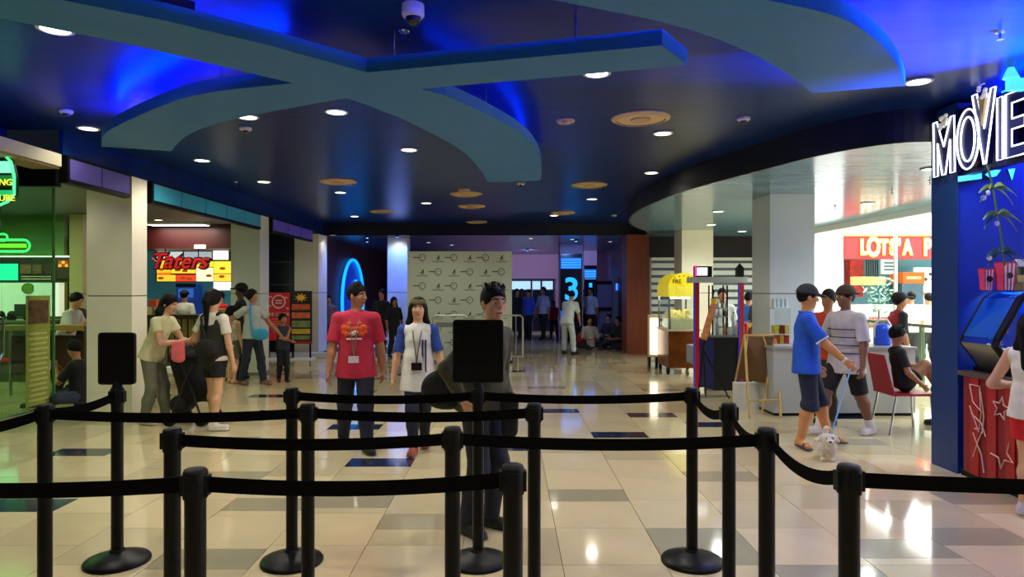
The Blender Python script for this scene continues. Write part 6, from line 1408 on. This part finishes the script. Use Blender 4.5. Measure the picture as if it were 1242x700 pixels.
s_ = Sdf(0.013); s_.ell((0,0,0.08), np.eye(3), (0.15,0.06,0.10), 0.02); sdf_obj('bag_body', s_, cloth((56,150,190)), bg); strap(bg, [(-0.12,0,0.12),(-0.16,0.0,0.32),(-0.18,0.05,0.60)], 0.02, cloth((56,150,190)))
p = (gx(292,11.85), 11.85, 0)
person('person in black clothes and cap reaching towards the stall', p, 1.70, -75, R2, top=(14,14,16), sleeve=1.0, bcol=(14,14,18), shoes=(14,14,14), hair='short', cap=((14,14,14),'front'), skin=(90,60,44), hands={1:(0.42,0.12,1.16), -1:(0.30,-0.18,1.10)})
p = foot_xy(343, 463)
person('little girl in dark top with crossed arms before the red poster', p, 1.16, 30, R2, head=(20,0), face=True, top=(40,44,58), sleeve=0.0, bcol=(18,18,24), shoes=(24,24,26), hair='bun', skin=TAN2, bulk=0.95, hs=1.14, hands={1:(0.20,-0.05,0.76), -1:(0.22,0.08,0.72)}, feet={1:(0.03,0.06,0.0), -1:(-0.03,-0.06,0.0)})
# --- stall staff
person('stall worker seen from behind in white shirt and dark cap', (gx(223,14.35), 14.38, 0), 1.58, 175, R3, top=(226,226,216), sleeve=0.45, hair='short', cap=((24,24,30),'front'))
person('stall worker in red shirt behind the lit warmer', (gx(267,14.5), 14.50, 0), 1.55, -20, R3, top=(196,26,40), sleeve=0.45, hair='short')
# --- diners on the left
person('diner in white shirt leaning on the wooden counter', (gx(76,10.5), 10.52, 0), 1.62, 95, R2, pel=0.80, lean=18, head=(0,18), top=(206,206,190), sleeve=0.6, bcol=(30,30,36), feet={1:(0.10,0.1,0.0), -1:(-0.02,-0.1,0.0)}, hands={1:(0.36,0.12,1.08), -1:(0.36,-0.10,1.08)})
person('diner in dark clothes behind the wooden counter', (gx(101,11.0), 11.0, 0), 1.55, -80, R2, top=(40,30,30), sleeve=0.6, bcol=(20,20,26), head=(0,15), lean=8)
p = foot_xy(97, 491)
a = person('man in black sitting on the floor looking at his phone', p, 1.62, -82, R1, pel=0.12, lean=4, head=(0,20), top=(16,16,18), sleeve=0.5, bcol=(48,56,76), shoes=(30,30,30), hair='short', skin=TAN2, feet={1:(0.42,0.30,0.02), -1:(0.45,-0.22,0.02)}, hands={1:(0.30,0.03,0.52), -1:(0.30,-0.05,0.52)}, knee_out=0.7)
t = thing('mobile_phone', 'phone held by the man sitting on the floor', 'phone', tuple(Vector(p)+Vector(a['P'](0.41,-0.01,0.55)))); MB().box(-0.006,0.006,-0.04,0.04,-0.07,0.07).build('case', M_black, t); MB().box(0.006,0.008,-0.036,0.036,-0.065,0.065).build('screen', emis('phone_screen', (200,210,230), 0.8), t)
# --- man in blue polo with the dog
p = foot_xy(978, 541)
a = person('man in blue polo shirt and dark cap holding a dog leash', p, 1.64, 68, R1, head=(14,8), face=True, top=(24,84,200), sleeve=0.52, bottom='shorts', blen=1.12, bcol=(30,36,58), shoes=(70,50,40), sandals=True, hair='short', cap=((44,50,50),'front'), skin=(206,140,84), bulk=1.06, collar=(30,90,205), top_loose=1.06, hem=0.03,
           feet={1:(0.22,0.12,0.0), -1:(-0.06,-0.10,0.0)}, hands={-1:(0.34,-0.22,0.90), 1:(0.12,0.24,0.80)}, toes={-1:(-50,0),1:(0,0)})
for q in (1,-1):
    dv = unit(a['el'][q]-a['sh'][q]); c0 = a['sh'][q]+(a['el'][q]-a['sh'][q])*(0.52/0.6)
    s_ = Sdf(0.006); s_.cap(c0-dv*0.012, c0+dv*0.004, 0.0635*a['w']+0.004, 0.0635*a['w']+0.004, 0.005, None, [(c0+dv*0.003, dv), (c0-dv*0.012, -dv)]); sdf_obj('sleeve_trim', s_, cloth((214,222,236)), a['t'])
wd = unit(a['wr'][-1]-a['el'][-1]); c0 = a['wr'][-1]-wd*0.015
s_ = Sdf(0.005); s_.cap(c0-wd*0.014, c0+wd*0.014, 0.032*a['w'], 0.031*a['w'], 0.004, None, [(c0+wd*0.012, wd), (c0-wd*0.012, -wd)]); sdf_obj('wrist_watch', s_, mat('watch_pale', (220,215,200), 0.3), a['t'])
hand = Vector(p)+Vector(a['wr'][-1])+Vector(wd)*0.07
# dog, facing the camera
dp = foot_xy(1004, 559); dg = thing('dog', 'small fluffy white dog on a blue leash', 'dog', dp, math.radians(-14)); dg.scale = (1.0,0.78,0.86)
M_fur = mat('white_fur', (232,222,204), 0.85, bump=0.9, bscale=60, var=0.06)
s_ = Sdf(0.007)
s_.cap((0,0.02,0.150),(0.02,0.22,0.155),0.078,0.080,0.04)          # trunk, deep chest to loin
s_.cap((0,-0.005,0.155),(0,-0.02,0.225),0.062,0.055,0.03)          # neck
s_.ell((0,-0.045,0.248), np.eye(3), (0.062,0.060,0.056), 0.02); s_.cap((0,-0.09,0.232),(0,-0.125,0.226),0.034,0.026,0.02)   # head, muzzle
for q in (1,-1):
    s_.cap((q*0.050,-0.03,0.285),(q*0.078,-0.025,0.225),0.018,0.024,0.01)     # hanging ear
    s_.cap((q*0.042,0.0,0.13),(q*0.044,-0.005,0.07),0.034,0.025,0.02); s_.cap((q*0.044,-0.005,0.07),(q*0.044,-0.012,0.02),0.024,0.022,0.01); s_.cap((q*0.044,-0.01,0.018),(q*0.044,-0.035,0.016),0.020,0.018,0.01)   # front leg, paw
    s_.cap((q*0.045+0.02,0.22,0.14),(q*0.052+0.02,0.19,0.085),0.042,0.030,0.02); s_.cap((q*0.052+0.02,0.19,0.085),(q*0.052+0.02,0.245,0.055),0.026,0.021,0.01); s_.cap((q*0.052+0.02,0.245,0.055),(q*0.052+0.02,0.24,0.016),0.020,0.020,0.01); s_.cap((q*0.052+0.02,0.24,0.016),(q*0.052+0.02,0.21,0.015),0.019,0.017,0.01)   # knee, hock, shank, paw
s_.cap((0.02,0.29,0.19),(0.03,0.31,0.27),0.022,0.024,0.02); s_.cap((0.03,0.31,0.27),(0.03,0.26,0.305),0.026,0.03,0.02)      # tail curled over the back
rr = random.Random(3)
for i in range(90):
    a_ = rr.uniform(0,6.28); y = rr.uniform(0.0,0.24); c = (0.08*math.cos(a_), y, 0.155+0.08*math.sin(a_)); s_.cap(c, (c[0]*1.12, c[1]+0.01, c[2]-0.012), 0.014, 0.006, 0.012)
sdf_obj('body', s_, M_fur, dg)
for q in (1,-1): MB().ball((q*0.026,-0.098,0.256), 0.009, 8, 6).smooth().build('eye', mat('dog_eye', (20,14,10), 0.1), dg)
MB().ball((0,-0.150,0.232), 0.012, 8, 6, (1.2,0.8,0.9)).smooth().build('nose', M_black, dg); MB().ball((0.02,-0.088,0.262), 0.020, 8, 6, (1,0.6,1)).smooth().build('face_patch', mat('tan_patch', (150,120,84), 0.9), dg)
MB().tube([(0.056*math.cos(2*math.pi*i/16), -0.012+0.05*math.sin(2*math.pi*i/16), 0.195) for i in range(16)], 0.007, 6, True).build('collar', mat('dog_collar', (60,120,190), 0.5), dg)
col = Vector(dp)+Vector((0,-0.01,0.165)); t = thing('leash', 'light blue leash running from the hand of the man in the polo to the dog', 'leash', tuple(col), world=True)
MB().tube([col+Vector((0,0,0.0)), col.lerp(hand,0.35)+Vector((0,0,-0.01)), col.lerp(hand,0.7)+Vector((0,0,-0.008)), hand], 0.007, 6).build('cord', mat('leash_blue', (120,180,225), 0.5), t); MB().ball(col, 0.010, 8, 6).build('clip', M_chrome, t)
# --- man in striped shirt walking
p = foot_xy(1026, 527)
a = person('man in pale striped shirt, black shorts and brown cap walking past', p, 1.66, -68, R1, head=(-10,4), top=(196,188,190), sleeve=0.55, bottom='shorts', blen=0.95, bcol=(18,18,22), shoes=(206,200,196), socks=(225,222,215), hair='short', cap=((70,48,36),'back'), skin=(130,84,58), bulk=1.08, top_loose=1.1, hem=0.06, face=True,
           feet={1:(-0.26,0.10,0.0), -1:(0.28,-0.10,0.02)}, hands={1:(0.10,0.30,0.78), -1:(0.22,-0.20,1.05)}, pel=0.84)
for k in range(5):
    z = a['chest']+a['su']*(0.06-0.085*k); s_ = Sdf(0.008); r_ = (0.144+0.004*k)*a['w']*1.06
    pts = [z+(a['sl']*math.cos(2*math.pi*q/20)*(r_+0.022)+a['sf']*math.sin(2*math.pi*q/20)*(r_+0.018)*0.84) for q in range(20)]
    if k > 0: MB().tube([Vector(v) for v in pts], 0.006, 5, True).build('shirt_stripe', cloth((40,36,48)), a['t'])
person('person in orange red shirt half hidden behind the man in the polo', (gx(1007,7.9), 7.95, 0), 1.60, -60, R2, top=(196,64,30), sleeve=0.5, bcol=(60,50,50), hair='short', skin=TAN2)
# --- child on the red chair
a = person('child in black curled up on the red chair', (4.46, 7.50, 0.0), 1.30, 78, R1, pel=0.56, lean=-12, head=(0,14), top=(18,18,22), sleeve=0.45, bottom='shorts', blen=0.5, bcol=(24,22,30), shoes=(36,30,30), hair='short', skin=TAN2, hs=1.12, shift=-0.05, feet={1:(0.30,0.07,0.45), -1:(0.36,-0.07,0.45)}, hands={1:(0.20,0.16,0.72), -1:(0.06,-0.20,0.56)})
person('person with bare knee at the cafe table beside the kiosk wall', (5.45, 7.9, 0.0), 1.60, -80, R2, pel=0.50, top=(150,60,50), sleeve=0.5, bottom='shorts', blen=0.8, bcol=(40,40,60), hair='long', skin=TAN2, feet={1:(0.45,0.1,0.0), -1:(0.38,-0.1,0.0)}, hands={1:(0.36,0.12,0.80), -1:(0.34,-0.12,0.80)})
st_ = thing('stool', 'small dark stool under the person at the cafe table', 'stool', (5.45, 7.92, 0)); MB().box(-0.17,0.17,-0.17,0.17,0.36,0.39).build('seat', M_black, st_)
for x in (-0.14,0.14):
    for y in (-0.14,0.14): MB().cone((x,y,0.36),(x*1.1,y*1.1,0),0.012,0.012,8).build('leg', M_chrome, st_)
# --- people round the counter and the pizza shop
person('server in black and red uniform with black cap leaning right', (gx(1074,9.7), 9.7, 0), 1.60, 80, R2, lean=24, head=(0,-8), top=(150,22,28), sleeve=0.55, sleeve_col=(22,20,22), hair='short', cap=((18,18,20),'front'), skin=TAN2)
person('diner in white shirt seen from behind before the lit pizza panel, left one', (gx(1105,13.2), 13.2, 0), 1.56, 178, R3, top=(232,234,232), sleeve=0.55, hair='short'); person('diner in white shirt seen from behind before the lit pizza panel, right one', (gx(1126,13.4), 13.4, 0), 1.53, 178, R3, top=(232,234,232), sleeve=0.55, hair='short')
person('vendor in blue shirt behind the bar stall, left one', (gx(908,12.6), 12.6, 0), 1.55, 150, R3, top=(40,110,210), sleeve=0.5, hair='short'); person('vendor in dark clothes and cap behind the bread basket', (gx(919,12.2), 12.2, 0), 1.60, 100, R3, top=(60,50,46), sleeve=0.5, hair='short', cap=((22,22,24),'front'))
person('vendor with dark hair and white shirt among the bar stall racks', (gx(877,11.9), 11.95, 0), 1.62, -10, R3, top=(216,220,214), sleeve=0.5, hair='short')
# --- girl at the snack counter
a = person('girl in white top and red shorts standing at the snack counter', (3.64, 4.66, 0), 1.44, 118, R1, top=(226,218,200), sleeve=0.0, bottom='shorts', blen=0.55, bcol=(206,24,34), shoes=(200,190,190), hair='long', skin=TAN3, hs=1.05, hands={1:(0.18,0.18,0.90), -1:(0.10,-0.22,0.64)})
# --- lobby visitors
person('man all in white bending forward before the number pillar', foot_xy(690,430), 1.62, 148, R3, lean=24, head=(0,25), top=(206,214,210), sleeve=0.5, bcol=(200,206,204), shoes=(20,20,24), hair='short', hem=0.04, hands={1:(0.30,0.24,0.72), -1:(0.34,-0.14,0.74)}, feet={1:(0.05,0.16,0.0), -1:(-0.05,-0.16,0.0)}, shift=-0.1)
LOB = [('guard in dark uniform with white shoulders beside the number pillar', 716, 412, 1.66, -30, (200,200,210), (16,16,24), 'short'), ('person in dark clothes next to the guard', 706, 411, 1.60, 20, (22,20,30), (14,14,20), 'short'),
       ('person in dark clothes with a raised hand left of the lobby doors', 627, 412, 1.62, 30, (34,30,44), (18,18,26), 'short'), ('person in bright blue top before the lobby doors', 641, 412, 1.60, -30, (50,80,200), (18,18,26), 'short'),
       ('man in pale shirt and dark trousers walking through the lobby', 659, 412, 1.68, -40, (176,176,206), (14,14,20), 'short'), ('child in red top beside the number pillar', 672, 411, 1.22, 10, (170,40,60), (30,26,40), 'short'), ('person in dark top at the far left of the lobby doors', 633, 402, 1.62, 160, (30,28,40), (20,20,30), 'long')]
for lb, px, py, hh, yw, tc, bc, hr_ in LOB: person(lb, foot_xy(px, py), hh, yw, 0.026, top=tc, sleeve=0.6, bcol=bc, hair=hr_, skin=TAN2, feet={1:(0.15,0.09,0.0), -1:(-0.15,-0.09,0.0)} if yw == -40 else None)
SIT = [('person in white top with red bag sitting on the lobby floor', 715, 424, (190,186,180), 15), ('person in black sitting on the lobby floor by the brown wall', 738, 418, (18,18,24), -30), ('person in dark grey sitting against the purple wall', 750, 424, (34,32,40), -60)]
for lb, px, py, tc, yw in SIT:
    p = foot_xy(px, py); a = person(lb, p, 1.58, yw, 0.024, pel=0.13, top=tc, sleeve=0.6, bcol=(30,30,40), hair='short', skin=TAN2, feet={1:(0.34,0.14,0.02), -1:(0.34,-0.14,0.02)}, hands={1:(0.30,0.12,0.30), -1:(0.30,-0.12,0.30)}, knee_out=0.9)
p = foot_xy(705, 424); bg = thing('rucksack', 'red rucksack on the lobby floor beside the sitting person', 'bag', p); s_ = Sdf(0.02); s_.cap((0,0,0.12),(0,0,0.36),0.11,0.10,0.03); sdf_obj('bag_body', s_, cloth((200,40,36)), bg); strap(bg, [(0.08,-0.08,0.35),(0.1,-0.14,0.25),(0.08,-0.09,0.1)], 0.015, M_black)
person('person standing beside the third cream pillar on the left', (gx(398,17.1), 17.15, 0), 1.45, 10, R3, top=(110,80,70), sleeve=0.4, bcol=(60,50,50), hair='short', skin=TAN2)
person('person in black standing behind the red shirt, left of the blue pillar', (gx(463,16.3), 16.3, 0), 1.60, -20, R3, top=(20,18,26), sleeve=0.6, bcol=(16,16,22), hair='short', skin=TAN2)
person('person in dark top standing before the blue lit pillar', (gx(478,15.8), 15.8, 0), 1.42, 40, R3, top=(18,18,24), sleeve=0.6, bcol=(20,20,26), hair='long', skin=TAN2)
